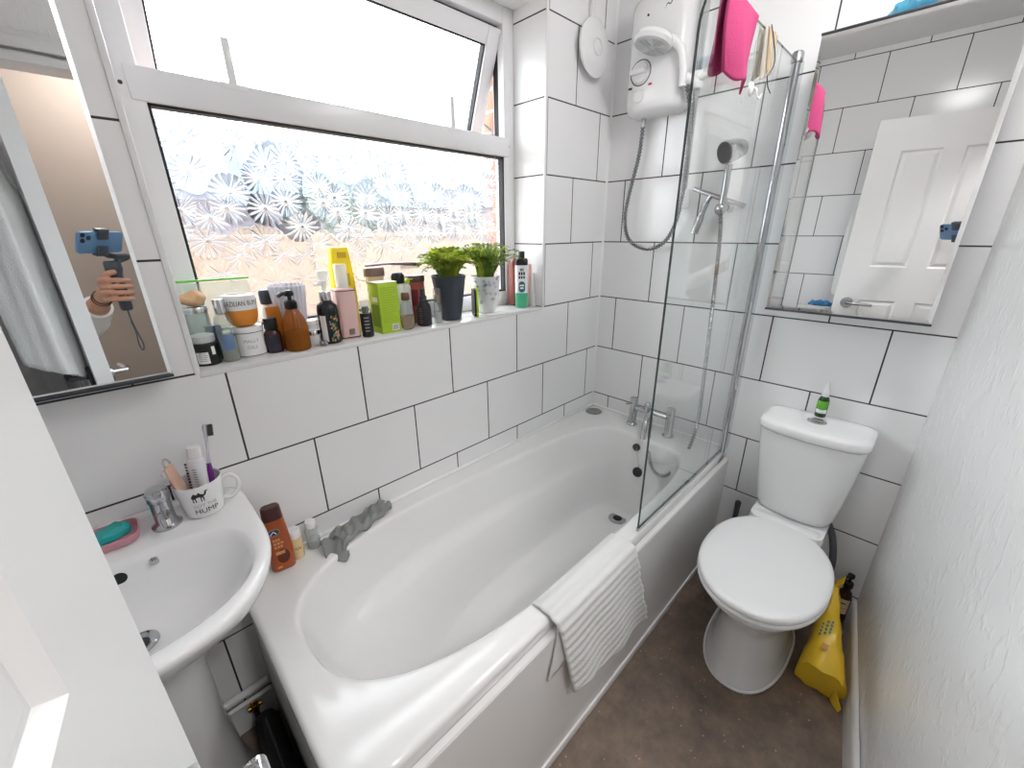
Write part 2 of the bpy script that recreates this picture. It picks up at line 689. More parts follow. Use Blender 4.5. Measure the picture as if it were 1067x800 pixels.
# hallway beyond the doorway
M_hall = pm('hall_tan_paint', '#91847a', 0.75)
struct(MB().box(-3.2, 0.3, -2.45, -2.35, 0, CEIL).build('wall_hallway', M_hall), 'tan painted hallway wall')
struct(MB().box(-3.3, -3.2, -2.45, -1.477, 0, CEIL).build('wall_hallway_end', M_hall), 'tan painted end of the hallway')
struct(MB().box(0.3, 0.4, -2.45, -1.477, 0, CEIL).build('wall_hallway_side', M_hall), 'tan painted side of the hallway')
struct(MB().box(-3.3, 0.4, -2.45, -1.55, -0.08, 0.0).build('floor_hallway', pm('hall_carpet', '#a89c90', 0.95, bump=(300, 0.5))), 'pale hallway carpet')
struct(MB().box(-3.3, 0.4, -2.45, -1.5, CEIL, CEIL + 0.08).build('ceiling_hallway', M_ceil), 'white hallway ceiling')
struct(MB().box(-3.2, -2.3, -1.477, -1.4, 0, CEIL).box(0.12, 0.3, -1.477, -1.4, 0, CEIL).build('wall_hallway_near', M_hall), 'hallway wall beside the bathroom')

# ---------------------------------------------------------------- window
def daisy_glass():
    m, n, out = newmat('daisy_patterned_glass')
    tc = n.nodes.new('ShaderNodeTexCoord')
    sp = n.nodes.new('ShaderNodeSeparateXYZ')
    n.links.new(tc.outputs['Object'], sp.inputs[0])
    cb = n.nodes.new('ShaderNodeCombineXYZ')
    n.links.new(sp.outputs[0], cb.inputs[0])
    n.links.new(sp.outputs[2], cb.inputs[1])
    vo = n.nodes.new('ShaderNodeTexVoronoi')
    vo.voronoi_dimensions = '2D'
    vo.inputs['Scale'].default_value = 14.5
    vo.inputs['Randomness'].default_value = 0.85
    n.links.new(cb.outputs[0], vo.inputs['Vector'])
    df = n.nodes.new('ShaderNodeVectorMath')
    df.operation = 'SUBTRACT'
    n.links.new(cb.outputs[0], df.inputs[0])
    n.links.new(vo.outputs['Position'], df.inputs[1])
    s2 = n.nodes.new('ShaderNodeSeparateXYZ')
    n.links.new(df.outputs[0], s2.inputs[0])
    at = n.nodes.new('ShaderNodeMath')
    at.operation = 'ARCTAN2'
    n.links.new(s2.outputs[1], at.inputs[0])
    n.links.new(s2.outputs[0], at.inputs[1])
    k = n.nodes.new('ShaderNodeMath')
    k.operation = 'MULTIPLY'
    k.inputs[1].default_value = 8.0
    n.links.new(at.outputs[0], k.inputs[0])
    sn = n.nodes.new('ShaderNodeMath')
    sn.operation = 'SINE'
    n.links.new(k.outputs[0], sn.inputs[0])
    ab = n.nodes.new('ShaderNodeMath')
    ab.operation = 'ABSOLUTE'
    n.links.new(sn.outputs[0], ab.inputs[0])
    pw = n.nodes.new('ShaderNodeMath')
    pw.operation = 'POWER'
    pw.inputs[1].default_value = 0.3
    n.links.new(ab.outputs[0], pw.inputs[0])
    ln = n.nodes.new('ShaderNodeVectorMath')
    ln.operation = 'LENGTH'
    n.links.new(df.outputs[0], ln.inputs[0])
    r1 = n.nodes.new('ShaderNodeMapRange')
    r1.interpolation_type = 'SMOOTHSTEP'
    r1.inputs['From Min'].default_value = 0.003
    r1.inputs['From Max'].default_value = 0.012
    n.links.new(ln.outputs['Value'], r1.inputs['Value'])
    r2 = n.nodes.new('ShaderNodeMapRange')
    r2.interpolation_type = 'SMOOTHSTEP'
    r2.inputs['From Min'].default_value = 0.014
    r2.inputs['From Max'].default_value = 0.056
    r2.inputs['To Min'].default_value = 1
    r2.inputs['To Max'].default_value = 0
    n.links.new(ln.outputs['Value'], r2.inputs['Value'])
    m1 = n.nodes.new('ShaderNodeMath')
    m1.operation = 'MULTIPLY'
    n.links.new(pw.outputs[0], m1.inputs[0])
    n.links.new(r1.outputs[0], m1.inputs[1])
    m2 = n.nodes.new('ShaderNodeMath')
    m2.operation = 'MULTIPLY'
    n.links.new(m1.outputs[0], m2.inputs[0])
    n.links.new(r2.outputs[0], m2.inputs[1])
    bp = n.nodes.new('ShaderNodeBump')
    bp.inputs['Strength'].default_value = 1.0
    bp.inputs['Distance'].default_value = 0.0055
    n.links.new(m2.outputs[0], bp.inputs['Height'])
    rf = n.nodes.new('ShaderNodeBsdfRefraction')
    rf.inputs['IOR'].default_value = 1.25
    rf.inputs['Roughness'].default_value = 0.04
    n.links.new(bp.outputs[0], rf.inputs['Normal'])
    tr = n.nodes.new('ShaderNodeBsdfTransparent')
    mx = n.nodes.new('ShaderNodeMixShader')
    mx.inputs[0].default_value = 0.75
    n.links.new(tr.outputs[0], mx.inputs[1])
    n.links.new(rf.outputs[0], mx.inputs[2])
    gl = n.nodes.new('ShaderNodeBsdfGlossy')
    gl.inputs['Roughness'].default_value = 0.1
    n.links.new(bp.outputs[0], gl.inputs['Normal'])
    mx2 = n.nodes.new('ShaderNodeMixShader')
    mx2.inputs[0].default_value = 0.06
    n.links.new(mx.outputs[0], mx2.inputs[1])
    n.links.new(gl.outputs[0], mx2.inputs[2])
    n.links.new(mx2.outputs[0], out.inputs[0])
    return m


M_daisy = daisy_glass()
win = struct(thing('window_1', 'white plastic window with patterned glass and open top light', 'window', (0, 0, 0)))
del win['category']
FY0, FY1 = 0.160, 0.221
b = MB()
for (x0, x1, z0, z1) in ((WX0, -1.549, WZ0, WZ1), (-0.474, WX1, WZ0, WZ1), (-1.549, -0.474, WZ0, 1.178), (-1.549, -0.474, 2.108, WZ1)):
    b.box(x0, x1, FY0, FY1, z0, z1, 0.004)
b.build('window_frame', M_upvc, win)
MB().box(-1.575, -0.45, FY0 - 0.004, FY1, 1.691, 1.757, 0.005).build('transom', M_upvc, win)
b = MB()      # inner glazing bead and gasket round the fixed pane
for (x0, x1, z0, z1) in ((-1.549, -1.543, 1.178, 1.691), (-0.480, -0.474, 1.178, 1.691), (-1.549, -0.474, 1.178, 1.184), (-1.549, -0.474, 1.685, 1.691)):
    b.box(x0, x1, 0.166, 0.192, z0, z1)
b.build('gasket', M_gasket, win)
b = MB().use(M_daisy).box(-1.552, -0.471, 0.188, 0.194, 1.175, 1.694)
pane = b.build('glass_pane', M_daisy, win)
pane.data.materials.append(M_clear)
for p in pane.data.polygons:
    if p.normal.y > -0.5:
        p.material_index = 1
MB().box(-1.549, -0.474, 0.19, 0.215, 2.098, 2.108).box(-0.4745, -0.468, 0.19, 0.215, 1.757, 2.108).build('sash_gasket', M_gasket, win)
# top hung sash, pushed open at the bottom
sash = bpy.data.objects.new('sash', None)
COL.objects.link(sash)
sash.parent = win
sash.location = (0, 0.185, 2.10)
sash.rotation_euler = (radians(21.5), 0, 0)
HS = 0.405
b = MB()
SX0, SX1 = -1.553, -0.475
b.box(SX0, SX0 + 0.055, -0.02, 0.035, -HS, 0, 0.004).box(SX1 - 0.055, SX1, -0.02, 0.035, -HS, 0, 0.004)
b.box(SX0 + 0.055, SX1 - 0.055, -0.02, 0.035, -0.055, 0, 0.004).box(SX0 + 0.055, SX1 - 0.055, -0.02, 0.035, -HS, -HS + 0.055, 0.004)
b.build('sash_frame', M_upvc, sash)
b = MB()
for (x0, x1, z0, z1) in ((SX0 + .055, SX0 + .060, -HS + .055, -.055), (SX1 - .06, SX1 - .055, -HS + .055, -.055), (SX0 + .055, SX1 - .055, -.06, -.055), (SX0 + .055, SX1 - .055, -HS + .055, -HS + .06)):
    b.box(x0, x1, -0.012, 0.01, z0, z1)
b.build('sash_gasket', M_gasket, sash)
p2 = MB().box(SX0 + 0.053, SX1 - 0.053, 0.004, 0.01, -HS + 0.053, -0.053).build('sash_pane', M_daisy, sash)
p2.data.materials.append(M_clear)
for p in p2.data.polygons:
    if p.normal.y > -0.5:
        p.material_index = 1
for x in (-1.372, -0.716):
    b = MB().box(x - 0.0085, x + 0.0085, 0.158, 0.166, 1.757, 1.848, 0.002).box(x - 0.03, x + 0.03, 0.155, 0.1605, 1.744, 1.757, 0.002)
    b.build('window_stay', M_white_plastic, win)
MB().cyl((-0.452, 0.20, 1.76), (-0.462, 0.30, 1.83), 0.004).box(-0.472, -0.462, 0.2, 0.21, 1.79, 2.0).build('friction_stay', M_chrome_dull, win)
for (x, z) in ((-1.585, 1.72), (-0.452, 1.728)):
    MB().cyl((x, 0.1585, z), (x, 0.161, z), 0.004).build('screw_cap', M_darkgrey, win)

# outdoors seen through the glass
struct(MB().box(-30, 30, 0.34, 40, -0.4, -0.3).build('ground', pm('patio_paving', '#8f867c', 0.9, vary=0.2)), 'pale paved yard outside')
f = thing('garden_wall', 'pale rendered garden wall seen blurred through the patterned window', 'wall', (4.5, 4.6, -0.3))
MB().box(-10, 10, -0.06, 0.06, 0.0, 1.66).build('wall', pm('pale_render', '#8c7e72', 0.9, vary=.2), f)
for x in (-8, -4, 0, 4, 8):
    MB().box(x - .2, x + .2, -0.12, 0.12, 0, 1.7, .01).build('pier', pm('pale_render', '#8c7e72'), f)
MB().box(-10, 10, -0.1, 0.1, 1.66, 1.71, .01).build('coping', pm('coping', '#8a857f', .9), f)
for i, (tx, ty, r_, hh) in enumerate(((-3.2, 8.0, 1.0, 2.1), (2.2, 8.6, .9, 1.9), (7.2, 8.2, 1.2, 2.2), (12.5, 9.4, 1.1, 2.0))):
    tr = thing('tree', ['first', 'second', 'third', 'fourth'][i] + ' bush from the left behind the garden wall', 'tree', (tx, ty, -.3), 0, 'bushes behind the garden wall')
    b = MB()
    rnd = random.Random(i)
    for k in range(260):
        a_, z_ = rnd.uniform(0, 2 * pi), rnd.uniform(-1, 1)
        q = Vector((cos(a_) * sqrt(1 - z_ * z_), sin(a_) * sqrt(1 - z_ * z_), z_)) * r_ * rnd.uniform(.7, 1.05)
        q.z = q.z * .9 + hh
        d1 = Vector((rnd.uniform(-1, 1), rnd.uniform(-1, 1), rnd.uniform(-1, 1))).normalized() * .16
        d2 = d1.cross(Vector((rnd.uniform(-1, 1), rnd.uniform(-1, 1), rnd.uniform(-1, 1)))).normalized() * .1
        b.quad(q - d1, q + d2, q + d1, q - d2)
    b.build('foliage', pm('grey_green_leaf', '#6f7873', .7, vary=.3), tr, angle=180, fix=False)
    MB().tube([(0, 0, 0), (.03, 0, hh * .6), (0, .02, hh)], [.09, .07, .03], 8).build('trunk', pm('bark', '#5d5048', .9), tr)
M_house_wall = pm('house_render', '#767178', 0.9, vary=.1)
M_slate = pm('roof_slate', '#606a77', 0.8, vary=0.1)
for (hx, w_, nm) in ((-4.5, 12, 'left'), (9, 13, 'middle'), (24, 14, 'right')):
    h = thing('house', nm + ' one of the pale houses with slate roofs beyond the garden wall', 'house', (hx, 13, -0.3), 0, 'houses beyond the garden wall')
    MB().box(-w_ / 2, w_ / 2, 0, 6, 0, 2.6).build('walls', M_house_wall, h)
    MB().prism([(-0.4, 2.55), (3, 4.9), (6.4, 2.55)], 'x', -w_ / 2 - .2, w_ / 2 + .2).build('roof', M_slate, h)
    for x in (-w_ * .3, 0, w_ * .3):
        w = MB().box(x - .6, x + .6, -0.04, 0.02, 1.0, 2.2).build('window', M_upvc, h)
        MB().box(x - .52, x + .52, -0.05, -0.03, 1.08, 2.12).build('pane', pm('dark_pane', '#4b565e', 0.1), w)

# ---------------------------------------------------------------- open door
D_ROT = -0.125
door = struct(thing('door_1', 'white four panel door standing open in the left foreground', 'door', (-1.768, -0.765, 0.012), D_ROT))
del door['category']
LW, LT, LH = 0.635, 0.04, 1.953


def door_leaf():
    bm = bmesh.new()
    ys = [0, -0.122, -0.290, -0.372, -0.54, -LW]
    zs = [0, 0.2, 1.0, 1.192, 1.795, LH]
    for side, x in ((1, 0.0), (-1, -LT)):
        V = [[bm.verts.new((x, y, z)) for z in zs] for y in ys]
        pan = []
        for i in range(5):
            for j in range(5):
                q = [V[i][j], V[i + 1][j], V[i + 1][j + 1], V[i][j + 1]]
                if side < 0:
                    q.reverse()
                fc = bm.faces.new(q)
                fc.normal_update()
                if i in (1, 3) and j in (1, 3):
                    pan.append(fc)
        for fc in pan:
            s = 1 if side > 0 else -1
            fc.normal_update()
            d = -0.009 if fc.normal.x * s > 0 else 0.009
            for th, dp in ((0.0125, d), (0.004, 0), (0.022, -d * 0.75)):
                bmesh.ops.inset_individual(bm, faces=[fc], thickness=th, depth=dp)
    # edges
    def strip(a, b_):
        bm.faces.new([bm.verts.new(p) for p in (a[0], a[1], b_[1], b_[0])])
    for y in (0, -LW):
        strip(((0, y, 0), (0, y, LH)), ((-LT, y, 0), (-LT, y, LH)))
    for z in (0, LH):
        strip(((0, 0, z), (0, -LW, z)), ((-LT, 0, z), (-LT, -LW, z)))
    bmesh.ops.remove_doubles(bm, verts=bm.verts[:], dist=1e-5)
    bmesh.ops.recalc_face_normals(bm, faces=bm.faces[:])
    me = bpy.data.meshes.new('door_leaf')
    bm.to_mesh(me)
    bm.free()
    me.materials.append(M_paint)
    o = bpy.data.objects.new('door_leaf', me)
    COL.objects.link(o)
    o.parent = door
    return o


door_leaf()
MB().box(-LT / 2 - 0.011, -LT / 2 + 0.011, -0.002, 0.0015, 0.80, 0.942, 0.001).cyl((-LT / 2, 0.0, 0.925), (-LT / 2, 0.0028, 0.925), 0.0045).box(-LT / 2 - 0.006, -LT / 2 + 0.006, 0.001, 0.010, 0.862, 0.888, 0.002).build('latch_plate', M_chrome_dull, door)
for sd in (1, -1):
    x0 = 0.0 if sd > 0 else -LT
    b = MB()
    b.cyl((x0, -0.066, 0.978), (x0 + sd * 0.009, -0.066, 0.978), 0.031, seg=28)
    b.cyl((x0 + sd * 0.008, -0.066, 0.978), (x0 + sd * 0.05, -0.066, 0.978), 0.009)
    b.tube([(x0 + sd * 0.046, -0.060, 0.978), (x0 + sd * 0.05, -0.09, 0.978), (x0 + sd * 0.05, -0.13, 0.977), (x0 + sd * 0.046, -0.185, 0.973)], [0.009, 0.0095, 0.009, 0.007], 12)
    b.build('door_handle', M_chrome if sd > 0 else M_darkgrey, door)

# ---------------------------------------------------------------- unseen fill lamps added to brighten room and hall
def added_fill_lamp(loc, label, power, dia):  # made-up glowing fixture, out of view, for fill light
    t = thing('ceiling_fill', label, 'ceiling light', loc)
    MB().lathe([(dia * .52, 0), (dia * .52, -0.018), (dia * .46, -0.022)], 40).build('fill_lamp_base', M_white_plastic, t)
    m, n, out = newmat('fill_glow')
    e = n.nodes.new('ShaderNodeEmission')
    e.inputs['Strength'].default_value = power
    e.inputs['Color'].default_value = (1, 0.985, 0.97, 1)
    n.links.new(e.outputs[0], out.inputs[0])
    MB().lathe([(dia * .46, -0.022), (dia * .45, -0.04), (dia * .38, -0.06), (dia * .22, -0.075), (0.001, -0.08)], 40, cap0=False).build('fill_lamp_shade', m, t)
    return t


added_fill_lamp((-0.62, -1.06, CEIL), 'added unseen fill light on the bathroom ceiling', CEIL_FILL_POWER, 0.26)  # added to lift the whole bathroom evenly
added_fill_lamp((-1.45, -1.95, CEIL), 'added unseen fill light on the hallway ceiling', HALL_FILL_POWER, 0.30)  # added, throws fill through the doorway onto the window wall
# ================================================================ BATH
def sellr(cx, cy, a, b, nL, nR, z, N=96, yb=None, yf=None, nB=None):
    """rounded outline sampled by direction; yb(x), yf(x): back and front limits (override cy,b)"""
    P = []
    for i in range(N):
        t = 2 * pi * i / N + 1e-6
        c, s = cos(t), sin(t)
        n = nL if c < 0 else nR
        if nB and s > 0:
            n = nB
        r = (abs(c) ** n + abs(s) ** n) ** (-1 / n)
        x = cx + a * r * c
        v = r * s
        if yb:
            mid = (yb(x) + yf(x)) / 2
            y = mid + v * (yb(x) - mid)
        else:
            y = cy + v * b
        P.append(Vector((x, y, z)))
    return P


BX0, BX1, BYF = -1.662, -0.003, -0.688
bath = thing('bathtub', 'white built-in bath below the window with a sloping head end', 'bathtub', (0, 0, 0))


def lerp(a, b, t):
    return a + (b - a) * t


def inner(z, xL, xR, yh, yt, yf, nL, nR, grow=0.0):
    cx, a = (xL + xR) / 2, (xR - xL) / 2 + grow
    fb = lambda x: lerp(yh, yt, min(1, max(0, (x + 1.5) / 1.3))) + grow
    ff = lambda x: yf - grow
    return sellr(cx, 0, a, 1, nL, nR, z, yb=fb, yf=ff)


ocx, oa = (BX0 + BX1) / 2, (BX1 - BX0) / 2
ocy, ob = (BYF - 0.003) / 2, (-0.003 - BYF) / 2
rings = [sellr(ocx, ocy, oa - .02, ob - .02, 34, 34, 0.508), sellr(ocx, ocy, oa - .003, ob - .003, 34, 34, 0.506), sellr(ocx, ocy, oa, ob, 34, 34, 0.511),
         sellr(ocx, ocy, oa, ob, 34, 34, 0.538), sellr(ocx, ocy, oa - .003, ob - .003, 34, 34, 0.546), sellr(ocx, ocy, oa - .011, ob - .011, 34, 34, 0.550), sellr(ocx, ocy, oa - .016, ob - .016, 34, 34, 0.5502)]
top = (-1.592, -0.172, -0.055, -0.135, -0.632, 2.7, 5.0)
rings += [inner(0.5502, *top, grow=.014), inner(0.5498, *top, grow=.009), inner(0.5485, *top, grow=.005), inner(0.543, *top, grow=0.0), inner(0.53, *top, grow=-.004)]
for z, *q in [(0.47, -1.57, -0.178, -0.085, -0.15, -0.622, 2.7, 5), (0.42, -1.552, -0.183, -0.105, -0.16, -0.613, 2.7, 5),
              (0.402, -1.542, -0.186, -0.118, -0.165, -0.610, 2.7, 5), (0.390, -1.533, -0.187, -0.135, -0.168, -0.607, 2.7, 5), (0.376, -1.520, -0.188, -0.155, -0.174, -0.603, 2.7, 5), (0.360, -1.505, -0.189, -0.168, -0.178, -0.599, 2.7, 5),
              (0.30, -1.43, -0.193, -0.198, -0.188, -0.586, 2.7, 5), (0.20, -1.31, -0.199, -0.212, -0.195, -0.573, 2.8, 5),
              (0.168, -1.27, -0.205, -0.219, -0.203, -0.563, 2.9, 4.5), (0.154, -1.235, -0.217, -0.23, -0.216, -0.551, 3, 4.5),
              (0.147, -1.13, -0.255, -0.265, -0.255, -0.515, 3, 4), (0.145, -1.0, -0.33, -0.33, -0.32, -0.45, 3, 3)]:
    rings.append(inner(z, *q))
MB().loft(rings, cap0=False, cap1=True).build('tub', M_acrylic, bath, angle=50)
b = MB()
b.prism([(-0.686, 0.035), (-0.703, 0.035), (-0.703, 0.500), (-0.700, 0.5055), (-0.686, 0.506)], 'x', -1.655, -0.003)
b.build('front_panel', M_acrylic, bath, angle=25)
b = MB().box(-1.655, -0.003, -0.7085, -0.690, 0.0, 0.034, 0.002)
b.build('plinth_strip', M_white_plastic, bath)
MB().box(-1.655, -1.643, -0.689, -0.003, 0.0, 0.508, 0.002).build('end_panel', pm('bath_end_grey', '#b9b9ba', 0.3), bath)
MB().lathe([(0.0, 0.1462), (0.018, 0.1465), (0.02, 0.149), (0.038, 0.1495), (0.042, 0.147), (0.042, 0.1455)], 28, c=(-0.262, -0.355), cap0=False, cap1=False).build('drain', M_chrome, bath)
MB().lathe([(0.0, 0.150), (0.017, 0.150), (0.021, 0.1492)], 20, c=(-0.262, -0.355), cap0=False, cap1=False).build('drain_hole', M_black, bath)
MB().lathe([(0.041, 0.549), (0.041, 0.553), (0.036, 0.556), (0.028, 0.5555), (0.0, 0.554)], 32, c=(-0.085, -0.068), cap0=False, cap1=False).build('overflow_cap', M_chrome_dull, bath)
b = MB().cyl((-0.174, -0.37, 0.50), (-0.186, -0.37, 0.50), 0.017)
b.build('overflow_hole', M_darkgrey, bath)
b = MB()
b.tube([(BX0 + .01, -0.006, 0.551), (BX1 - .006, -0.006, 0.551)], 0.0065, 8)
b.tube([(BX1 - .003, -0.01, 0.551), (BX1 - .003, -0.66, 0.551)], 0.0065, 8)
struct(b.build('trim_7', M_silicone), 'white mastic bead between bath and tiles')


def ribbed(path, r, pitch=0.012, amp=0.27, seg=10, sub=14):
    """smooth path through points; ribbed metal hose"""
    P = [Vector(p) for p in path]
    Q = []
    n = len(P)
    for i in range(n - 1):
        p0, p1, p2, p3 = P[max(i - 1, 0)], P[i], P[i + 1], P[min(i + 2, n - 1)]
        for k in range(sub):
            t = k / sub
            Q.append(0.5 * ((2 * p1) + (p2 - p0) * t + (2 * p0 - 5 * p1 + 4 * p2 - p3) * t * t + (3 * p1 - p0 - 3 * p2 + p3) * t ** 3))
    Q.append(P[-1])
    # resample to pitch
    L = [0]
    for a, c in zip(Q[:-1], Q[1:]):
        L.append(L[-1] + (c - a).length)
    tot = L[-1]
    m = max(8, int(tot / (pitch / 2)))
    R, rr, j = [], [], 0
    for i in range(m + 1):
        d = tot * i / m
        while j < len(L) - 2 and L[j + 1] < d:
            j += 1
        t = (d - L[j]) / max(1e-9, L[j + 1] - L[j])
        R.append(Q[j].lerp(Q[j + 1], t))
        rr.append(r * (1 + amp * (0.5 if i % 2 else -0.5) * 2))
    return MB().tube(R, rr, seg)


def curve_pts(path, sub=10):
    P = [Vector(p) for p in path]
    Q = []
    n = len(P)
    for i in range(n - 1):
        p0, p1, p2, p3 = P[max(i - 1, 0)], P[i], P[i + 1], P[min(i + 2, n - 1)]
        for k in range(sub):
            t = k / sub
            Q.append(0.5 * ((2 * p1) + (p2 - p0) * t + (2 * p0 - 5 * p1 + 4 * p2 - p3) * t * t + (3 * p1 - p0 - 3 * p2 + p3) * t ** 3))
    Q.append(P[-1])
    return Q


# mixer tap on the end ledge of the bath
tap = thing('bath_mixer_tap', 'chrome two-pillar bath mixer tap on the end ledge of the bath', 'bath tap', (-0.075, -0.37, 0.55))
for y in (0.09, -0.09):
    p = MB().lathe([(0.026, 0), (0.026, 0.006), (0.0195, 0.010), (0.0185, 0.012), (0.0185, 0.132), (0.0165, 0.136), (0.0, 0.137)], 28, c=(0, y), cap1=False).build('pillar', M_chrome, tap)
    MB().cyl((0, y, 0.112), (-0.05, y + (0.012 if y > 0 else -0.012), 0.116), 0.0045).build('lever', M_chrome, p)
MB().cyl((0, -0.075, 0.088), (0, 0.075, 0.088), 0.0125).build('crossbar', M_chrome, tap)
MB().lathe([(0.012, 0.08), (0.014, 0.10), (0.014, 0.125), (0.010, 0.130), (0.0, 0.131)], 20, c=(0, 0.02), cap1=False).build('diverter_knob', M_chrome, tap)
MB().tube(curve_pts([(-0.005, 0.005, 0.088), (-0.05, -0.01, 0.092), (-0.09, -0.022, 0.075), (-0.105, -0.026, 0.045), (-0.108, -0.027, 0.005)]), 0.0125, 14).build('spout', M_chrome, tap)

# plug hanging from its chain against the foot end
plug = thing('bath_plug', 'black rubber plug hanging on a chain inside the tap end of the bath', 'bath plug', (-0.21, -0.405, 0.40))
MB().lathe([(0.016, -0.008), (0.019, 0.004), (0.023, 0.006), (0.021, 0.012), (0.0, 0.014)], 24).move(Matrix.Rotation(radians(-78), 4, 'Y')).build('stopper', M_black, plug)
b = MB()
pts = curve_pts([(0.005, 0.0, 0.012), (0.012, 0.015, 0.06), (0.022, 0.03, 0.10)], 12)
for q in pts[::2]:
    b.ball(q, 0.0026, u=8, v=6)
b.tube(pts, 0.0008, 6)
b.build('chain', M_chrome, plug)

# ================================================================ SHOWER SCREEN
scr = thing('shower_screen', 'clear glass bath screen with a chrome wall post', 'shower screen', (-0.055, -0.683, 0.55))
g = MB()
pl = []
w_, h_ = 0.682, 1.342
rc = 0.10
pl = [(-0.012, 0.014), (-w_, 0.014), (-w_, h_ - rc)]
for k in range(1, 9):
    a = pi - (pi / 2) * k / 8
    pl.append((-w_ + rc + rc * cos(a), h_ - rc + rc * sin(a)))
pl.append((-0.012, h_))
g.prism(pl, 'y', -0.003, 0.003)
glass = g.build('glass_panel', M_glass_thin, scr, angle=20)
M_gedge = milky('glass_edge', '#3e4a46', 0.9, 0.15)
glass.data.materials.append(M_gedge)
for p in glass.data.polygons:
    if abs(p.normal.y) < 0.5:
        p.material_index = 1
p = MB().tube([(0, 0, 0.004), (0.0, 0, 1.352)], 0.0125, 22).build('post', M_chrome, scr)
MB().lathe([(0.0165, 1.338), (0.0165, 1.36), (0.013, 1.366), (0.0, 1.367)], 20, cap1=False).build('post_cap', M_chrome_dull, p)
MB().box(0.006, 0.0545, -0.008, 0.008, 0.006, 1.352, 0.002).build('wall_profile', M_clear, scr)
MB().box(-w_, -0.012, -0.0035, 0.006, 0.002, 0.0138, 0.001).build('bottom_seal', milky('seal_clear', '#e8ecec', 0.35), scr)
for z in (0.30, 1.12):
    MB().cyl((0, -0.0095, z), (0, -0.0125, z), 0.0035).build('screw', M_darkgrey, scr)

# ================================================================ ELECTRIC SHOWER
M_sh = pm('shower_white', '#e9e9ea', 0.2)
su = thing('electric_shower', 'white electric shower box with two dials on the end wall', 'electric shower', (0, -0.225, 1.83))


def yz_ring(x, hy, z0, z1, r, n=6):
    P = rrect(0, (z0 + z1) / 2, hy, (z1 - z0) / 2, r, 0, n)
    return [Vector((x, q.x, q.y)) for q in P]


MB().loft([yz_ring(-0.002, .112, 0, .375, .03), yz_ring(-0.05, .112, 0, .375, .03), yz_ring(-0.075, .106, .006, .367, .034), yz_ring(-0.088, .092, .02, .35, .036), yz_ring(-0.092, .06, .05, .31, .035)], cap0=True).build('casing', M_sh, su, angle=60)
M_ringd = pm('dial_ring_grey', '#8d9094', 0.25, metal=0.6)
def dial(y, z, r, nm):
    d = MB()
    d.tube([(-0.091, y + r * cos(2 * pi * k / 40), z + r * sin(2 * pi * k / 40)) for k in range(41)], 0.0026, 8, caps=False)
    d = d.build(nm, M_ringd, su)
    b = MB().cyl((-0.088, y, z), (-0.104, y, z), r * .86, r * .8, 32)
    b.box(-0.122, -0.10, y - r * .78, y + r * .78, z - r * .22, z + r * .22, 0.006)
    b.build('knob', M_sh, d)
dial(0.046, 0.137, 0.040, 'temperature_dial')
dial(0.041, 0.234, 0.028, 'power_dial')
b = MB().use(pm('mark_red', '#c23a44', 0.4)).box(-0.0935, -0.0905, -0.004, 0.010, 0.090, 0.097)
b.move(Matrix.Identity(4)).build('hot_mark', None, su)
MB().box(-0.0935, -0.0905, 0.078, 0.092, 0.09, 0.097).build('cold_mark', pm('mark_blue', '#3b4252', 0.4), su)
MB().cyl((-0.090, 0.034, 0.305), (-0.0935, 0.034, 0.305), 0.004).build('indicator_lamp', M_black, su)
b = MB().cyl((-0.088, 0.046, 0.062), (-0.0945, 0.046, 0.062), 0.02, 0.019)
b.box(-0.0965, -0.093, 0.022, 0.07, 0.08, 0.0825)
b.build('stop_button', M_sh, su)
MB().tube(curve_pts([(-0.0905, -0.028, 0.305), (-0.0905, -0.036, 0.318), (-0.0905, -0.046, 0.314), (-0.0905, -0.052, 0.322)], 6), 0.0018, 6).build('maker_mark', M_darkgrey, su)
MB().cyl((-0.03, 0.052, 0.004), (-0.03, 0.052, -0.03), 0.009).build('outlet', M_chrome, su)
ribbed([(-0.03, 0.052, -0.025), (-0.032, 0.058, -0.13), (-0.04, 0.085, -0.28), (-0.045, 0.09, -0.37), (-0.045, 0.062, -0.45), (-0.045, -0.02, -0.485), (-0.045, -0.095, -0.46), (-0.05, -0.14, -0.38), (-0.055, -0.157, -0.23), (-0.06, -0.149, -0.03), (-0.075, -0.128, 0.075)], 0.0075).build('shower_hose', M_hose, su)

rail = thing('shower_riser_rail', 'slim chrome riser rail right of the electric shower, holding a white handset', 'shower rail', (-0.045, -0.378, 1.50))
MB().box(-0.005, 0.005, -0.011, 0.011, 0.0, 0.78, 0.003).build('bar', M_chrome, rail)
for z in (0.03, 0.74):
    MB().lathe([(0.018, -0.034), (0.02, -0.028), (0.02, 0.028), (0.018, 0.034)], 20, sy=1.1).move(Matrix.Translation((0.01, 0, z))).box(0.01, 0.044, -0.014, 0.014, z - 0.02, z + 0.02, 0.004).build('wall_bracket', M_sh, rail)
b = MB().lathe([(0.02, -0.025), (0.022, -0.02), (0.022, 0.02), (0.02, 0.025)], 20).move(Matrix.Translation((-0.004, 0, 0.41)))
b.tube([(-0.01, 0.005, 0.41), (-0.045, 0.03, 0.415)], [0.016, 0.019], 16)
b.build('slider', M_sh, rail)
MB().tube([(-0.01, -0.01, 0.412), (-0.012, -0.06, 0.42), (-0.014, -0.125, 0.432)], [0.014, 0.0125, 0.011], 14, flat=0.8).build('slider_arm', M_sh, rail)
hs = MB()
hs.tube(curve_pts([(-0.045, 0.032, 0.39), (-0.048, 0.034, 0.44), (-0.058, 0.046, 0.50), (-0.07, 0.08, 0.535)], 6), [0.013] * 6 + [0.0135] * 6 + [0.0145] * 7, 16)
hs.build('handset_handle', M_sh, rail)
